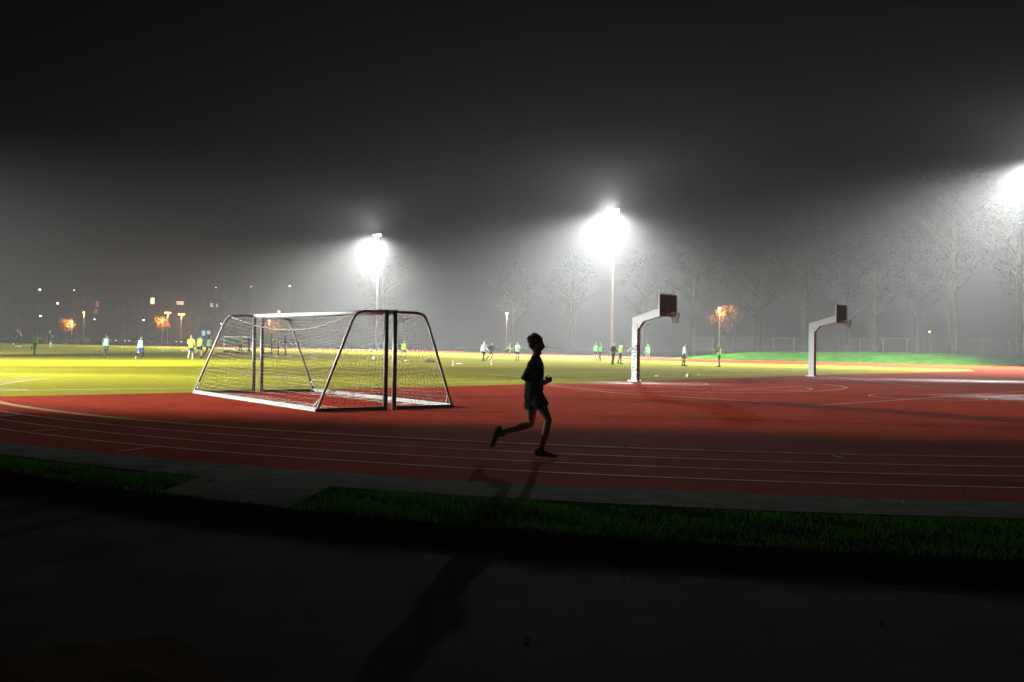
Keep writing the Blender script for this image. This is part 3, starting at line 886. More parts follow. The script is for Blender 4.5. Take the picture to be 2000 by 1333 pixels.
PE = [
 (33, 677, 33, -75, WALK, dict(top='darkgrey', bottom='black', legs='long', hair='blond', sleeve='long', shoes='white'), 'person in dark clothes at the far left edge of the pitch'),
 (38, 678, 32, -100, HIPS, dict(top='palegrey', bib='black', bottom='black', legs='long', hair='grey', sleeve='long', shoes='white'), 'person in dark top with pale sleeves, right of the far left pair'),
 (67, 694, 45, 80, RUN2, dict(top='palegrey', bib='lime', bottom='black', legs='long', hair='brown', sleeve='long'), 'person in lime bib and black trousers jogging away left of the teal cover'),
 (98, 679, 33, 150, RUN3, dict(top='black', bottom='black', socks='white', hair='blond', shoes='white'), 'blond person all in black with white socks running before the teal cover'),
 (205, 700, 47, 95, RUN2, dict(top='slate', bib='mint', bottom='darkgrey', legs='long', hair='brown', sleeve='long'), 'person in mint bib over slate blue sleeves jogging beside the teal cover'),
 (272, 702, 47, 85, RUN1, dict(top='black', bib='mint', bottom='blue', hair='dark', socks='black', shoes='white', sleeve='long'), 'person in mint bib and bright blue shorts running away'),
 (376, 703, 48, 100, RUN3, dict(top='yellow', bottom='darkgreen', hair='red', shoes='palegrey', sleeve='short'), 'person in bright yellow shirt and dark green shorts jogging at the left goal'),
 (393, 700, 46, 75, RUN3, dict(top='green', bib='lime', bottom='navy', hair='brown', shoes='black', sleeve='short'), 'person in green and lime shirt and navy shorts close behind the yellow shirt'),
 (404, 697, 42, 60, RUN1, dict(top='maroon', bib='mint', bottom='black', legs='long', hair='dark', ponytail=True, shoes='navy', sleeve='none'), 'person with dark ponytail and mint bib next to the slanted goal bar'),
 (469, 690, 33, 60, STAND, dict(top='lime', bottom='darkgrey', legs='long', hair='blond', sleeve='short'), 'person in lime top standing in front of the far training goal'),
 (486, 690, 35, -20, STAND, dict(top='navy', bottom='navy', legs='long', hair='red', sleeve='long', shoes='white'), 'person in navy standing half hidden by the goal posts'),
 (530, 691, 38, 0, STAND, dict(top='darkgreen', bib='lime', bottom='navy', legs='long', cap='darkgrey', sleeve='long'), 'person in dark hat and lime bib behind the white shirt'),
 (536, 693, 34, 80, STAND, dict(top='white', bottom='white', hair='blond', sleeve='short', short_len=.5, shoes='white'), 'person all in white standing with back turned among the group behind the net'),
 (543, 694, 34, 10, FOLD, dict(top='mint', bottom='darkgrey', legs='long', hair='brown', sleeve='short'), 'person in mint top with dark trousers facing right behind the net'),
 (558, 694, 37, -170, HIPS, dict(top='navy', bottom='white', hair='red', socks='navy', sleeve='long', short_len=.85), 'person in navy top and white shorts beside the slanted bar of the far goal end'),
 (791, 702, 37, 70, RUN3, dict(top='green', bib='lime', bottom='slate', hair='blond', sleeve='none'), 'person in lime bib seen through the right hand net'),
 (955, 703, 34, -30, RUN1, dict(top='navy', bottom='navy', legs='long', hair='brown', sleeve='long'), 'person in navy running just behind the pale grey sweatshirt'),
 (944, 706.5, 40, -60, WALK, dict(top='palegrey', bottom='black', legs='long', hair='brown', sleeve='long', loose=.03), 'person in pale grey sweatshirt and black trousers walking left of the runner'),
 (983, 697, 27, 5, CROUCH, dict(top='mint', bottom='navy', hair='blond', ponytail=True, sleeve='none'), 'blond person in mint top and navy shorts crouching into a sprint'),
 (1010, 705.5, 37, -70, FOLD, dict(top='white', bib='mint', bottom='navy', legs='shorts', socks='black', hair='blond', sleeve='short'), 'person in mint and white top with arms bent, just left of the runner'),
 (1163, 703.5, 34, -80, STAND, dict(top='teal', bib='mint', bottom='darkgrey', legs='shorts', hair='grey', sleeve='short'), 'person in teal and mint top, leftmost of the four beside the stickered stand'),
 (1171, 704.5, 35, -60, WALK, dict(top='darkgreen', bib='green', bottom='darkgrey', legs='long', hair='blond', sleeve='long'), 'person in dark green top behind the teal top, left of the floodlight mast base'),
 (1196, 712, 42, -50, WIDE, dict(top='black', bottom='black', legs='long', hair='blond', sleeve='long'), 'blond person in black with feet wide apart near the stickered stand'),
 (1210, 711, 43, 0, POINT, dict(top='white', bib='lime', bottom='darkgrey', legs='long', cap='grey', skin=SKIN_D, sleeve='short'), 'person in grey cap and lime bib holding an arm out to the stand'),
 (1265, 706, 34, -110, WALK, dict(top='mint', bottom='grey', hair='blond', sleeve='short', short_len=.85), 'person in mint shirt and grey shorts right of the stickered post'),
 (1335, 715.5, 45, 5, STAND, dict(top='white', bottom='darkgrey', socks='black', hair='red', sleeve='long', short_len=.9), 'person in white sweatshirt and dark shorts standing alone between the stands'),
 (1405, 717, 45, 160, FOLD, dict(top='darkgreen', bib='lime', bottom='navy', legs='long', hair='blond', sleeve='long'), 'person in lime and dark green with arms folded below the orange street lamp'),
]
for q in PE: player(*q)
# pale sheet held out by the pointing player
pz = g(1210, 711); sc1 = pz.y / F
cb = MB(); a = V((pz.x + 15 * sc1, pz.y, .0 + 24.5 * sc1)); b_ = V((pz.x + 23 * sc1, pz.y + .1, 30.5 * sc1))
cb.loft([a, b_], [(.10, .02), (.10, .02)], side=(0, 0, 1), n=8); co = cb.build('clipboard', CLOTH['white'])
tag(co, 'pale flat board held out by the person in grey cap', 'clipboard')

# the runner on the track
rp = g(1064, 896)
RS = F / rp.y                      # px per metre there


def rj(px, py, y=0.0):
    return V(((px - 1064) / RS + .016 * (896 - py) / RS * -1, y, (896 - py) / RS))


J = {}
J['P'] = rj(1042.5, 765); J['C'] = rj(1046.5, 706); J['N'] = rj(1047.5, 700); J['H'] = rj(1048, 674.5)
J['hd'] = V((.03, 0, 1)).normalized()
J['shR'] = rj(1044, 709, -.17); J['elR'] = rj(1023.5, 739, -.20); J['wrR'] = rj(1053, 748, -.17)
J['shL'] = rj(1048, 709, .17); J['elL'] = rj(1036, 744, .20); J['wrL'] = rj(1064.5, 747.5, .14)
J['handL'] = V((.9, -.1, .42)); J['handR'] = V((1, .2, .1))
J['hipR'] = rj(1047, 772, -.085); J['kneeR'] = rj(1070.5, 819, -.09); J['ankR'] = rj(1057.5, 879, -.07); J['toeR'] = V((1, 0, -.04))
J['hipL'] = rj(1040.5, 772, .085); J['kneeL'] = rj(1037, 830, .08); J['ankL'] = rj(977, 849.5, .10); J['toeL'] = V((-.30, .0, -1))
rr_ = empty('person', (rp.x, rp.y, .002), 0)
tag(rr_, 'runner in black long sleeved top and shorts mid stride on the track', 'person')
figure(rr_, J, dict(top='black', bottom='black', sleeve='long', loose=.012, hem=.07, shoes='black', short_len=.50, curl=38), voxel=.0075, detail=True)

# ------------------------------------------------------------------ small training things on the turf
def ball_at(px, py, r, label):
    p = g(px, py); mb = MB(); mb.ball((0, 0, r), r, 12)
    o = mb.build('football', CLOTH['white'], smooth=True); o.location = (p.x, p.y, .005)
    tag(o, label, 'football', 'footballs lying on the pitch')


for q in ((128, 673, .14, 'white football in front of the teal cover'), (26, 674, .14, 'white football by the feet of the far left pair'),
          (237, 679, .13, 'white football on the turf right of the slate sleeved jogger'),
          (730, 703, .14, 'white football seen through the net left of the near posts'), (1344, 738.5, .11, 'white football on the pitch edge right of the stickered stand')):
    ball_at(*q)


def marker(px, py, r, m, label, h=.06):
    p = g(px, py); mb = MB()
    mb.loft([V((0, 0, .0)), V((0, 0, h * .6)), V((0, 0, h))], [r, r * .75, r * .4], n=14, cap=False)
    o = mb.build('marker_disc', m); o.location = (p.x, p.y, .005)
    tag(o, label, 'marker disc', 'marker discs laid out on the turf')


orange_p = mat('orange_plastic', (.8, .22, .04), .5); pink_p = mat('pink_plastic', (.8, .35, .25), .5)
W_ = CLOTH['white']
for q in ((310, 680.5, .22, W_, 'white disc, highest of the cluster left of the yellow shirt'), (318.5, 684, .25, W_, 'white disc, lowest left of the cluster left of the yellow shirt'), (328, 682, .28, W_, 'white disc in the middle of the cluster left of the yellow shirt'),
          (357, 686, .25, W_, 'white disc nearest the feet of the yellow shirt'), (364, 684, .22, W_, 'white disc behind the yellow shirt'),
          (536, 696.5, .32, W_, 'white disc at the feet of the person in white'), (565, 697.5, .34, W_, 'white disc below the white shorts'),
          (605, 697, .25, W_, 'smaller white disc left of the near slanted stay'), (613, 700.5, .3, W_, 'larger white disc left of the near slanted stay'),
          (712, 706, .28, orange_p, 'orange disc behind the net left of the near posts'), (773, 706, .36, W_, 'white disc right behind the near goal posts'), (794, 705.5, .2, W_, 'small white disc below the person in lime behind the right net'),
          (897, 711.5, .3, W_, 'white disc between the two pink cones'), (1284, 735.5, .17, W_, 'pale disc on the goal line right of the stickered stand'), (1367, 733.2, .18, CLOTH['yellow'], 'yellowish disc on the goal line below the white sweatshirt')):
    marker(*q)


def cone(px, py, label):
    p = g(px, py); mb = MB(); mb.box((0, 0, .012), (.22, .22, .024)); mb.loft([V((0, 0, .024)), V((0, 0, .42))], [.09, .022], n=12, cap=False)
    o = mb.build('traffic_cone', pink_p); o.location = (p.x, p.y, .006)
    tag(o, label, 'training cone', 'training cones')


cone(885, 715, 'faded pink training cone nearer the right goal stay'); cone(960, 713, 'faded pink training cone below the grey sweatshirt')
# bags and agility gear
def bag(px, py, w, m, label, h=.22):
    p = g(px, py); mb = MB(); mb.loft([V((-w / 2, 0, h * .45)), V((-w / 5, .03, h * .5)), V((w / 5, -.02, h * .52)), V((w / 2, 0, h * .42))], [(h * .42, h * .5), (h * .5, h * .55), (h * .48, h * .55), (h * .36, h * .45)], n=10)
    mb.loft([V((-w * .3, 0, h)), V((-w * .1, 0, h * 1.25)), V((w * .12, 0, h * 1.25)), V((w * .3, 0, h))], [.025] * 4, n=5)
    o = mb.build('sports_bag', m, smooth=True); o.location = (p.x, p.y, .02)
    tag(o, label, 'sports bag', 'bags left on the turf')


bag(840, 709, .65, CLOTH['darkgrey'], 'dark sports bag lying on turf inside the right net view')
bag(443, 690, .6, CLOTH['slate'], 'blue grey sports bag leftmost under the far training goal'); bag(466, 691, .55, CLOTH['black'], 'black sports bag at the feet of the person in lime')
bag(453, 690, .7, CLOTH['white'], 'white sports bag between the blue grey and black bags'); bag(474, 691.5, .6, CLOTH['white'], 'white sports bag just right of the black bag'); bag(488, 691.3, .6, CLOTH['palegrey'], 'pale bag at the feet of the half hidden person in navy')
bb = empty('bench', g(523, 693.5)); tag(bb, 'low dark blue bench lying before the group behind the net', 'bench')
wB = 18 * bb.location.y / F
mb = MB(); mb.box((0, 0, .2), (wB, .35, .07)); mb.build('seat', CLOTH['navy'], bb)
for sx in (-1, 1):
    mb = MB(); mb.box((sx * wB * .42, 0, .083), (.08, .3, .165)); mb.build('leg', CLOTH['blue'], bb)
mb = MB(); mb.box((-wB * .5 + .03, 0, .42), (.07, .3, .36)); mb.build('backrest', mat('sky_blue_plastic', (.12, .4, .6), .5), bb)

# teal covered barrier far left
tl, tr_ = g(80, 671.5), g(173, 671.5)
tb = empty('tarp_cover', (0, 0, 0)); tag(tb, 'long low teal tarpaulin cover with two white panels at the pitch edge', 'tarpaulin cover')
ax = (tr_ - tl); LN = ax.length; ax.normalize(); nrm = V((ax.y, -ax.x, 0))
hT = 14.5 * tl.y / F
mb = MB(); vs = []; NS = 40
for i in range(NS + 1):
    u = i / NS; p = tl + ax * LN * u
    hz = hT * (1 - .06 * abs(math.sin(u * math.pi * 5))) * min(1, .72 + (1 - u) * 8, .72 + u * 8)
    sag = .25 * abs(math.sin(u * math.pi * 5))
    vs += [p + nrm * .9 + V((0, 0, .15)), p + nrm * (.75 - sag) + V((0, 0, hz * .8)), p + nrm * .4 + V((0, 0, hz)), p - nrm * .6 + V((0, 0, hz)), p - nrm * .9 + V((0, 0, .15))]
mb.add(vs, [(5 * i + j, 5 * i + j + 1, 5 * i + 5 + j + 1, 5 * i + 5 + j) for i in range(NS) for j in range(4)] + [(0, 1, 2, 3, 4), tuple(5 * NS + 4 - j for j in range(5))])
mb.build('cover', teal, tb, True)
for u0, u1 in ((.48, .565), (.585, .665)):
    mb = MB(); M = Matrix.Rotation(math.atan2(ax.y, ax.x), 3, 'Z'); mb.box(tl + ax * LN * (u0 + u1) / 2 + nrm * .93 + V((0, 0, hT * .30)), (LN * (u1 - u0), .03, hT * .24), M)
    mb.build('white_panel', W_, tb)
for u in (.12, .33, .55, .78, .97):
    mb = MB(); mb.ball(tl + ax * LN * u + nrm * .95 + V((0, 0, .22)), .22, 10); mb.build('roller', CLOTH['palegrey'], tb, True)

# ------------------------------------------------------------------ floodlights
LC = (.93, 1.0, .97)
lens_m = mat('floodlight_lens', (.8, .8, .8), .2, emit=LC, estr=60)
head_m = mat('floodlight_housing', (.16, .17, .18), .5)


def look_rot(d):
    return V(d).normalized().to_track_quat('-Z', 'Y')


def mast(base, ht, d, tilt, power, label, cone_=100, halo_fill=0.0, fan=(-48, -16, 16, 48), share=(1, 1, 1, 1), tilts=None, cones=None, blends=None):
    """a steel mast with four sharp cut-off floodlights fanned out round the direction d and tilted down"""
    root = empty('floodlight_mast', base)
    tag(root, label, 'floodlight mast', 'floodlight masts round the pitch')
    d = V(d); d.z = 0; d.normalize(); s = V((-d.y, d.x, 0))
    mb = MB(); mb.loft([V((0, 0, 0)), V((0, 0, ht * .5)), V((0, 0, ht))], [.19, .14, .09], n=12, cap=False); mb.build('mast', steel, root, True)
    mb = MB(); mb.loft([s * -.95 + V((0, 0, ht - .25)), s * .95 + V((0, 0, ht - .25))], [.06, .06], n=8); mb.build('crossarm', steel, root)
    for i, (k, az, sh) in enumerate(zip((-.75, -.25, .25, .75), fan, share)):
        tl_ = tilts[i] if tilts else tilt
        h_ = Matrix.Rotation(R(az), 3, 'Z') @ d
        dirv = (h_ * math.cos(R(tl_)) - V((0, 0, math.sin(R(tl_))))).normalized()
        rq = look_rot(dirv); M = rq.to_matrix()
        c = s * k + V((0, 0, ht + .12)) + d * .2
        mb = MB(); mb.box(c, (.44, .40, .2), M); hb = mb.build('lamp_head', head_m, root)
        mb = MB(); mb.box(c + dirv * .115, (.38, .34, .02), M); mb.build('lens', lens_m, hb)
        if not sh: continue
        l = bpy.data.lights.new('floodlight_beam', 'SPOT'); l.energy = power * sh; l.color = LC
        l.spot_size = R(cones[i] if cones else cone_); l.spot_blend = blends[i] if blends else 1.0; l.shadow_soft_size = .5
        lo = bpy.data.objects.new('floodlight_beam', l); COL.objects.link(lo); lo.parent = root
        lo.location = c + dirv * .3; lo.rotation_euler = rq.to_euler()
    if halo_fill:                        # added wide spot that fills the glow around and above the heads
        l = bpy.data.lights.new('floodlight_halo_fill', 'SPOT'); l.energy = halo_fill; l.color = LC; l.shadow_soft_size = .4
        l.spot_size = R(178); l.spot_blend = .6
        lo = bpy.data.objects.new('floodlight_halo_fill', l); COL.objects.link(lo); lo.parent = root
        lo.location = V((0, 0, ht + .35)) + d * .7; lo.rotation_euler = look_rot(d * .98 + V((0, 0, .2))).to_euler()
    return root


MW = 1.2e5
def mbase(x, D):
    q = at(x, 670, D); return V((q.x, q.y, 0))


def mtop(x, y, D): return at(x, y, D).z


B1, B2, B3 = mbase(735, 180), mbase(1195, 140), mbase(2035, 100)
DN = V((-.69, -.72, 0))                # from the far side straight over the pitch
z1, z2, z3 = mtop(735, 470, 180), mtop(1195, 425, 140), mtop(2035, 325, 100)
TILT = 47
z1, z2, z3 = z1 + .9, z2 + .9, z3 + .6
mast(B1, z1, DN, 57, MW, 'floodlight mast with lit head above the back of the left goal', 104, .17 * MW, fan=(-31, -5, 32, 70), share=(3.4, 2.6, 3.6, 1.7), tilts=(30, 57, 57, 57), cones=(58, 104, 104, 104))
mast(B2, z2, DN, 57, MW, 'floodlight mast with the brightest head, behind the group beside the stickered stand', 104, .23 * MW, fan=(-36, -8, 34, 62), share=(3.2, 2.8, 3.5, .8), tilts=(34, 57, 50, 54), cones=(62, 104, 94, 98))
mast(B3, z3, DN, 48, MW, 'floodlight mast at the right edge of the picture', 86, .11 * MW, fan=(-48, -16, -6, 30), share=(2.4, 1.8, 1.8, .0))
N1, N2 = V((-45, 40, 0)), V((-60, 34, 0))
mast(N1, 12, -DN, 28, MW, 'floodlight mast out of the picture on the near left side of the pitch', 40, fan=(-30, -4, 6, 47), share=(1.0, 3.4, 2.3, 4.2), tilts=(27, 16, 26, 14), cones=(46, 40, 52, 26), blends=(1, 1, 1, 1))
mast(N2, 10, (1, 0, 0), 18, MW, 'added unseen floodlight mast farther out to the left, out of the picture', 32, fan=(-2, -18.5, 11, 20), share=(6.0, .26, 2.3, 0), tilts=(17, 8.2, 19, 20), cones=(30, 9, 32, 32), blends=(.5, 1, .5, .7))  # added mast: cuts the light off across the rubber, narrow head rims the runner

# ------------------------------------------------------------------ fence on the bank
fx0, fx1, back = 1110, 2180, 7.2
fr = empty('chain_link_fence', (0, 0, 0)); tag(fr, 'tall chain link fence with grey posts on top of the green bank', 'fence')
A = bank_at(1420, back); Bq = bank_at(2180, back)
dirf = (Bq - A).normalized(); A = A - dirf * 8 
A.z = .9
LF = (Bq - A).length; nP = int(LF / 2.6); FH = 1.75
wire = MB()
pts = []
for i in range(nP + 1):
    p = A.lerp(Bq, i / nP); p.z = 1.15 - .25 * max(0, 1 - i / 12)
    pts.append(p)
    mb = MB(); mb.tube(p - V((0, 0, 1.2 if i < 14 else .1)), p + V((0, 0, FH + .02)), .045); mb.build('post', fence_m, fr)
for a, b_ in zip(pts, pts[1:]):
    for hz in (FH,): wire.tube(a + V((0, 0, hz)), b_ + V((0, 0, hz)), .016, 5)
    for k in range(18):         # diagonal mesh wires
        for s in (0, 1):
            t0 = k / 18; p0 = a.lerp(b_, t0); t1 = t0 + (FH / 2.6) * (1 if s else -1)
            zz0, zz1 = 0.0, FH
            if t1 > 1: zz1 = FH * (1 - t0) / (t1 - t0); t1 = 1
            if t1 < 0: zz1 = FH * t0 / (t0 - t1); t1 = 0
            wire.tube(p0 + V((0, 0, zz0)), a.lerp(b_, t1) + V((0, 0, zz1)), .006, 3)
wire.build('wire_mesh', fence_m, fr)

# ------------------------------------------------------------------ trees
def crown_mesh(name, rx, rz, nclump, nleaf, size, seed, m):
    rn = random.Random(seed); mb = MB()
    for c in range(nclump):
        while True:
            p = V((rn.uniform(-1, 1), rn.uniform(-1, 1), rn.uniform(-1, 1)))
            if .25 < p.length < 1: break
        p = V((p.x * rx, p.y * rx, p.z * rz)); cr_ = rn.uniform(.10, .24) * rx
        for k in range(nleaf):
            q = p + V((rn.gauss(0, 1), rn.gauss(0, 1), rn.gauss(0, .8))) * cr_ * .6
            a = V((rn.uniform(-1, 1), rn.uniform(-1, 1), rn.uniform(-1, 1))).normalized() * size * rn.uniform(.6, 1.3); b2 = a.orthogonal() * .6
            mb.add([q - a, q + b2, q + a, q - b2], [(0, 1, 2, 3)])
    me = bpy.data.meshes.new(name); me.from_pydata(mb.v, [], mb.f); me.materials.append(m); me.update()
    return me


def trunk_mesh(name, ht, r, seed, reach):
    rn = random.Random(seed); mb = MB()
    mb.loft([V((0, 0, -.3)), V((0, 0, .5)), V((.1, .05, ht * .35)), V((0, .1, ht * .7)), V((.2, 0, ht))], [r * 1.35, r, r * .85, r * .6, r * .15], n=10)
    for i in range(9):
        h = ht * rn.uniform(.33, .85); q = rn.uniform(0, 6.283); L = reach * rn.uniform(.6, 1)
        d = V((math.cos(q), math.sin(q), 0)); p = V((.05, .05, h))
        mb.loft([p, p + d * L * .45 + V((0, 0, L * .4)), p + d * L + V((0, 0, L * .75))], [r * .4, r * .25, r * .08], n=7)
        for k in (-1, 1):
            e = p + d * L * .45 + V((0, 0, L * .4)); d2 = V((math.cos(q + .7 * k), math.sin(q + .7 * k), .8))
            mb.loft([e, e + d2 * L * .45], [r * .18, r * .05], n=5)
    me = bpy.data.meshes.new(name); me.from_pydata(mb.v, [], mb.f); me.materials.append(bark); me.update()
    return me


leaf_o = mat('leaves_lamplit', (.26, .15, .04), .9, .4, 2, spec=0.0)  # brighter leaf copy, the orange lamplight is partly put into its colour
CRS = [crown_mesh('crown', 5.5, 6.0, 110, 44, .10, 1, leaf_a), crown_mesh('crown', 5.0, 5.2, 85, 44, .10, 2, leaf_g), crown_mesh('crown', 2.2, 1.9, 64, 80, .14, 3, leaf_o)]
TRS = [trunk_mesh('trunk', 14, .48, 1, 5), trunk_mesh('trunk', 13, .40, 2, 4.5), trunk_mesh('trunk', 5, .13, 3, 1.8)]


def tree(x, D, z0, k, label, s=1.0, group='trees beyond the far side of the pitch'):
    q = at(x, 670, D)
    root = empty('tree', (q.x, q.y, z0), random.uniform(0, 6.28)); root.scale = (s, s, s)
    tag(root, label, 'tree', group)
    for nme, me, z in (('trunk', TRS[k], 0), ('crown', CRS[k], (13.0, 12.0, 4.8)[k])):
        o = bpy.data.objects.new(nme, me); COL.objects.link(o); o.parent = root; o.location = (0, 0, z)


for q in ((1862, 122, 1.1, 0, 'thick trunked tree right of the clean stand behind the fence', 1.25), (1709, 130, 1.1, 1, 'tree with slim pale trunk right behind the clean backboard', 1.0), (1571, 136, 1.1, 0, 'tree just left of the clean stand behind the fence', 1.0),
          (1352, 150, .8, 1, 'tree between the stickered stand and the orange street lamp', 1.05), (1480, 150, 1.0, 0, 'tree right of the orange street lamp', .95), (1990, 118, 1.1, 0, 'tree at the right edge behind the fence', 1.1), (1790, 150, 1.1, 1, 'tree between the slim trunk and the thick trunk', 1.1),
          (1655, 158, 1.1, 1, 'tree behind the clean backboard, deep in the fog', 1.15), (1115, 170, 0, 1, 'faint tree in fog above the runner', 1.0), (1003, 185, 0, 0, 'faint tree beside the lone orange lamp above the runner', .9),
          (748, 195, 0, 0, 'tall tree lit yellow below the left floodlight', 1.0), (1260, 165, .3, 0, 'faint tree in fog above the stickered backboard', .9)):
    tree(*q)
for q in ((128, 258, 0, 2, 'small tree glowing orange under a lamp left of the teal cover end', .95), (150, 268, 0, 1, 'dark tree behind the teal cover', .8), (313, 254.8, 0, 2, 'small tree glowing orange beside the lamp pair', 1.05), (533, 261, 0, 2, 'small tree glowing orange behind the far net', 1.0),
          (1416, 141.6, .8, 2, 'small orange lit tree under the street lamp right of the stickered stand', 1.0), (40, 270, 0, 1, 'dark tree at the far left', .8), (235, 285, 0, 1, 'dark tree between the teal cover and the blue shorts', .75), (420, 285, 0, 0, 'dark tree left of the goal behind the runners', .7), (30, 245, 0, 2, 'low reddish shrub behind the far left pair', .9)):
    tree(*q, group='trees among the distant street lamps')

# ------------------------------------------------------------------ distant street lamps, windows, cars
SOD = (1.0, .42, .08)


def lampm(name, c, e): return mat(name, c, .4, emit=c, estr=e * .35)


def street_lamp(x, y, D, col, w, power, label, heads=1, size=.32):
    q = at(x, y, D)
    root = empty('street_lamp', (q.x, q.y, 0)); tag(root, label, 'street lamp', 'distant lit street lamps')
    mb = MB(); mb.loft([V((0, 0, -.2)), V((0, 0, q.z + .3))], [.09, .055], n=8); mb.build('pole', steel if power else dark_metal, root)
    mm = lampm('lamp_glow_%d' % len(MATS), col, w)
    for k in range(heads):
        off = (k - (heads - 1) / 2) * 1.15 if heads > 1 else .0
        a = MB(); a.tube(V((0, 0, q.z + .25)), V((off, 0, q.z + .22)), .03, 6); a.box((off, -.1, q.z + .13), (size * 1.6, size * 1.5, .1)); hd_ = a.build('lamp_head', head_m, root)
        e = MB(); e.ball((off, -.12, q.z - .02), (size * .8, size * .7, size * .42), 10); e.build('lamp_bowl', mm, hd_, True)
    if power:
        l = bpy.data.lights.new('street_light', 'POINT'); l.energy = power * .24; l.color = col; l.shadow_soft_size = .3
        lo = bpy.data.objects.new('street_light', l); COL.objects.link(lo); lo.parent = root; lo.location = (0, -.6, q.z - .55)


WH = (1, .93, .8)
for q in ((164, 610.5, 255, SOD, 60, 9000, 'orange street lamp above the teal cover'), (328, 611.5, 255, SOD, 75, 12000, 'double headed orange street lamp, left one of the pair', 2), (354.5, 614.5, 258, SOD, 75, 12000, 'double headed orange street lamp, right one of the pair', 2),
          (545, 609, 255, SOD, 70, 12000, 'orange street lamp just above the crossbar'), (526, 627, 258, SOD, 55, 7000, 'orange street lamp seen through the net under the crossbar'), (990, 612.5, 180, (1, .5, .2), 45, 5000, 'lone orange street lamp left of the runner head'),
          (1405.5, 602.5, 140, (1, .5, .15), 80, 6500, 'orange street lamp over the small lit tree right of the stickered stand'), (140.5, 628.5, 257, (1, .5, .15), 60, 9000, 'pale orange lamp beside the glowing tree at far left'), (317, 625, 254, SOD, 70, 6000, 'orange lamp inside the small glowing tree below the lamp pair'),
          (113, 593, 270, (1, .7, .4), 70, 0, 'warm white lamp high above the lime bib jogger'), (78, 566, 280, (1, .95, .7), 40, 0, 'yellowish white lamp, highest at the far left', 1, .4), (79.5, 617.5, 275, WH, 60, 0, 'small white lamp above the black clad blond runner'),
          (566, 559, 262, (1, .8, .6), 20, 0, 'tall thin lamp post left of the left floodlight'), (281, 625.5, 270, WH, 50, 0, 'small white lamp above the bright blue shorts'), (145, 567, 285, (1, .45, .2), 25, 0, 'tiny orange lamp high up above the teal cover', 1, .25), (422, 562, 285, (1, .45, .2), 22, 0, 'tiny orange lamp high above the left end of the goal', 1, .25), (491, 560, 285, (1, .5, .25), 14, 0, 'tiny dim lamp high above the left goal top', 1, .25),
          (185, 624, 272, WH, 35, 0, 'small white lamp right of the orange lamp over the teal cover', 1, .25), (432, 632.5, 268, WH, 30, 0, 'small white lamp touching the left slanted stay', 1, .22), (1815, 648, 150, (.9, .85, .2), 18, 0, 'small yellow lamp left of the thick trunk behind the fence', 1, .22)):
    street_lamp(*q)

frame_m = mat('window_frame', (.035, .032, .03), .8, spec=.1)
glass_dark = mat('window_dark', (.03, .03, .035), .2)


def apartment(x0, x1, ytop, D, label, lit, floors=5, cols=7, dep=12):
    a, b_ = at(x0, 670, D), at(x1, 670, D); w = b_.x - a.x; top = at((x0 + x1) / 2, ytop, D).z
    root = empty('apartment_block', ((a.x + b_.x) / 2, D, 0)); tag(root, label, 'building', 'dark buildings beyond the pitch')
    mb = MB(); mb.box((0, dep / 2, top / 2), (w, dep, top)); mb.build('wall', wall_m, root)
    mb = MB(); mb.box((0, dep / 2, top + .153), (w + .8, dep + .8, .3)); mb.build('roof', roof_m, root)
    fh = top / floors
    for i in range(floors):
        for j in range(cols):
            wx = -w / 2 + (j + .5) * w / cols; wz = fh * (i + .55)
            f_ = MB(); f_.box((wx, -.03, wz), (1.5, .1, 1.6)); fo = f_.build('window', frame_m, root)
            pn_ = MB(); pn_.box((wx, -.085, wz), (1.3, .02, 1.4)); pn_.build('pane', glass_dark, fo)
    for (x, y, sx, sz, c, e) in lit:
        p = at(x, y, D - .1)
        f_ = MB(); f_.box((p.x - root.location.x, -.06, p.z), (sx + .2, .14, sz + .2)); fo = f_.build('window', stand_white, root)
        pn_ = MB(); pn_.box((p.x - root.location.x, -.14, p.z), (sx, .02, sz)); pn_.build('pane', lampm('lit_pane_%d' % len(MATS), c, e), fo)


apartment(255, 460, 575, 300, 'dark apartment block with a few lit windows above the left runners', [(298, 588, 1.2, 1.9, (1, .8, .6), 5), (348, 592, .9, 1.0, (1, .75, .55), 3), (355, 592.5, 1.0, 1.0, (1, .75, .55), 4), (413.5, 596, .8, 1.2, (1, .6, .35), 4), (424, 597, .6, .9, (.9, .7, .5), 2)], 6, 10)
apartment(160, 215, 582, 310, 'narrow dark building with two dim reddish windows above the teal cover', [(190, 594, .8, 1.8, (1, .3, .12), 1.0), (187.5, 608, .9, 1.2, (1, .35, .15), .7)], 5, 3)

# lit panels (shelter windows) behind the yellow shirt
sp = at(402, 651, 235)
sh = empty('shelter', (sp.x, sp.y, 0)); tag(sh, 'small dark shelter with two pale blue lit panels above the ponytailed jogger', 'shelter')
mb = MB(); mb.box((0, .8, sp.z / 2 + .9), (3.6, 1.4, sp.z + 1.8)); mb.build('wall', wall_m, sh)
mb = MB(); mb.box((0, .7, sp.z + 1.88), (4.2, 2.2, .14)); mb.build('roof', roof_m, sh)
blue_l = lampm('blue_panel_glow', (.6, .85, .95), 2.2)
for x, w_, h_ in ((397.2, .8, 1.15), (407.2, .78, .8)):
    p = at(x, 651 - (0 if w_ == .8 else 1), 235); mb = MB(); mb.box((p.x - sp.x, .07, p.z), (w_, .06, h_)); mb.build('lit_panel', blue_l, sh)


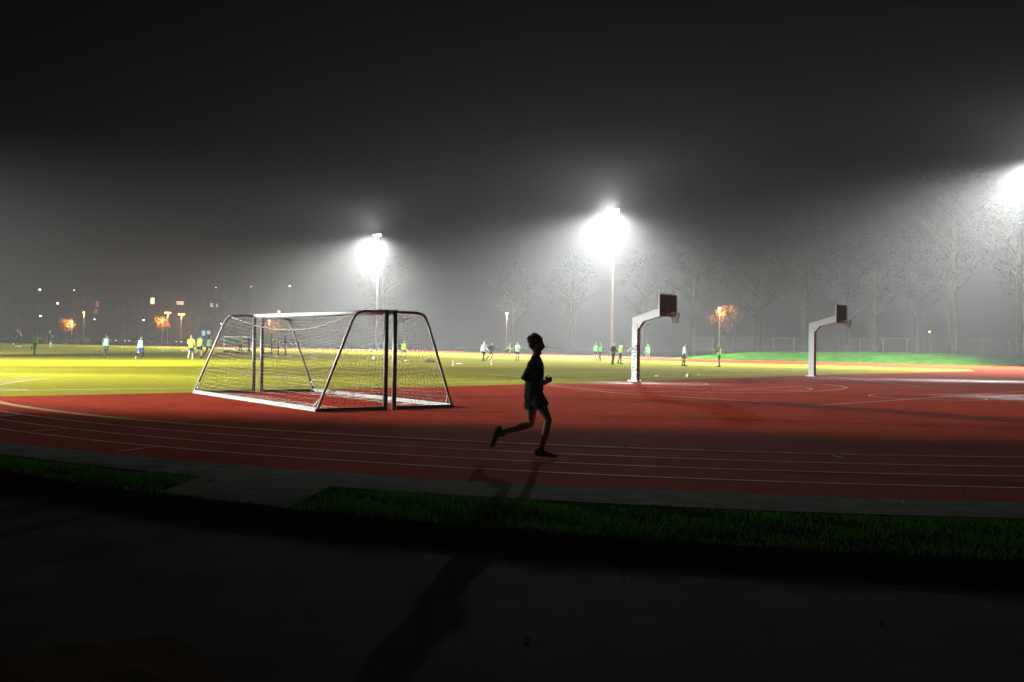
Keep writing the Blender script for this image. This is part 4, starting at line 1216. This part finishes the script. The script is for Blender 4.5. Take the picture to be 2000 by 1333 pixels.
def car(x, y, D, cbody, head, label, tail=False, rz=0.0):
    q = at(x, y, D)
    root = empty('parked_car', (q.x, q.y, 0), rz); tag(root, label, 'car', 'cars parked beyond the pitch')
    mb = MB()
    prof = [(-2.1, .35), (-2.1, .75), (-1.2, .9), (-.6, 1.4), (.9, 1.42), (1.5, .95), (2.1, .85), (2.15, .35)]
    mb.prism([V((px_, 0, pz_)) for px_, pz_ in prof], V((0, -.85, 0)), V((0, .85, 0))); bo_ = mb.build('body', mat('car_paint_' + cbody, {'dark': (.02, .02, .03), 'silver': (.3, .3, .32), 'red': (.25, .02, .02)}[cbody], .3), root)
    mb = MB(); mb.prism([V((px_, 0, pz_)) for px_, pz_ in [(-1.1, .93), (-.58, 1.35), (.85, 1.37), (1.35, .97)]], V((0, -.856, 0)), V((0, .856, 0))); mb.build('window', glass_dark, root)
    for sx in (-1.3, 1.3):
        for sy in (-.8, .8):
            mb = MB(); mb.loft([V((sx, sy - .09, .32)), V((sx, sy + .09, .32))], [.32, .32], n=14, cap=False); mb.build('wheel', dark_metal, root)
    for sy in (-.55, .55):
        mb = MB(); mb.ball((-2.1, sy, .68), (.06, .16, .1), 8); mb.build('headlight' if not tail else 'tail_light', head, root)


hl_w = lampm('headlight_glow', (1, .85, .7), 9); hl_r = lampm('tail_glow', (1, .12, .04), 7); hl_b = lampm('cool_headlight_glow', (.75, .8, 1), 8)
for q in ((288, 656, 232, 'silver', hl_r, 'silver car with red lights parked right of the bright blue shorts', True, R(70)), (352, 657, 238, 'red', hl_w, 'red car with warm headlights left of the yellow shirt', False, R(100)), (227, 655, 240, 'dark', hl_b, 'dark car with cool lights between the two mint bibs', False, R(95)),
          (541, 651, 230, 'dark', hl_b, 'dark car with cool lights, leftmost of the three behind the far net', False, R(95)), (555, 652, 233, 'silver', hl_b, 'silver car with cool lights behind the far net', False, R(85)), (577, 652, 228, 'dark', hl_b, 'dark car with one lamp pair right of the far slanted stay', False, R(92)), (258, 658, 236, 'red', hl_w, 'red car with warm lights left of the bright blue shorts', False, R(80))):
    car(*q)
# pole net fence behind the left players
pf_ = empty('ball_stop_fence', (0, 0, 0)); tag(pf_, 'tall thin posts of a ball stop fence behind the left runners', 'fence')
ptsf = [at(x, 670, 215) for x in (205, 248, 262, 304, 345, 390)]
wv = MB()
for i, p in enumerate(ptsf):
    mb = MB(); mb.tube(V((p.x, p.y, 0)), V((p.x, p.y, 4.2)), .05); mb.build('post', fence_m, pf_)
for a, b_ in zip(ptsf, ptsf[1:]):
    for k in range(15): wv.tube(V((a.x, a.y, .1 + k * .28)), V((b_.x, b_.y, .1 + k * .28)), .005, 3)
wv.build('wire_mesh', fence_m, pf_)

# ------------------------------------------------------------------ foggy air
hz = MB()
hz.box((0, 155, 12.25), (640, 400, 27.5)); ho = hz.build('haze', None)
HM = bpy.data.materials.new('fog'); HM.use_nodes = True
nt = HM.node_tree; nt.nodes.clear()
out = nt.nodes.new('ShaderNodeOutputMaterial'); pv = nt.nodes.new('ShaderNodeVolumePrincipled')
pv.inputs['Color'].default_value = (.97, .93, .93, 1); pv.inputs['Density'].default_value = .00095; pv.inputs['Anisotropy'].default_value = .5
nt.links.new(pv.outputs['Volume'], out.inputs['Volume'])
ho.data.materials.clear(); ho.data.materials.append(HM)
tag(ho, 'thin pale night fog glowing round the floodlights', 'fog', kind='stuff')

# ------------------------------------------------------------------ night sky
w = bpy.data.worlds.new('World'); sc.world = w; w.use_nodes = True
nt = w.node_tree; bg = nt.nodes['Background']
sky = nt.nodes.new('ShaderNodeTexSky'); sky.sky_type = 'NISHITA'; sky.sun_disc = False
sky.sun_elevation = R(-4); sky.sun_rotation = R(200); sky.air_density = 1.5; sky.dust_density = 3
nt.links.new(sky.outputs['Color'], bg.inputs['Color']); bg.inputs['Strength'].default_value = .0015

sc.view_settings.view_transform = 'Standard'; sc.view_settings.look = 'None'; sc.view_settings.exposure = -0.15; sc.view_settings.gamma = 1
cy = sc.cycles
cy.volume_bounces = 0; cy.max_bounces = 5; cy.diffuse_bounces = 2; cy.glossy_bounces = 2; cy.sample_clamp_indirect = 3; cy.sample_clamp_direct = 0
cy.use_denoising = True; cy.denoiser = 'OPENIMAGEDENOISE'; cy.denoising_prefilter = 'ACCURATE'; cy.denoising_input_passes = 'RGB_ALBEDO_NORMAL'; cy.use_light_tree = True
cy.caustics_reflective = False; cy.caustics_refractive = False
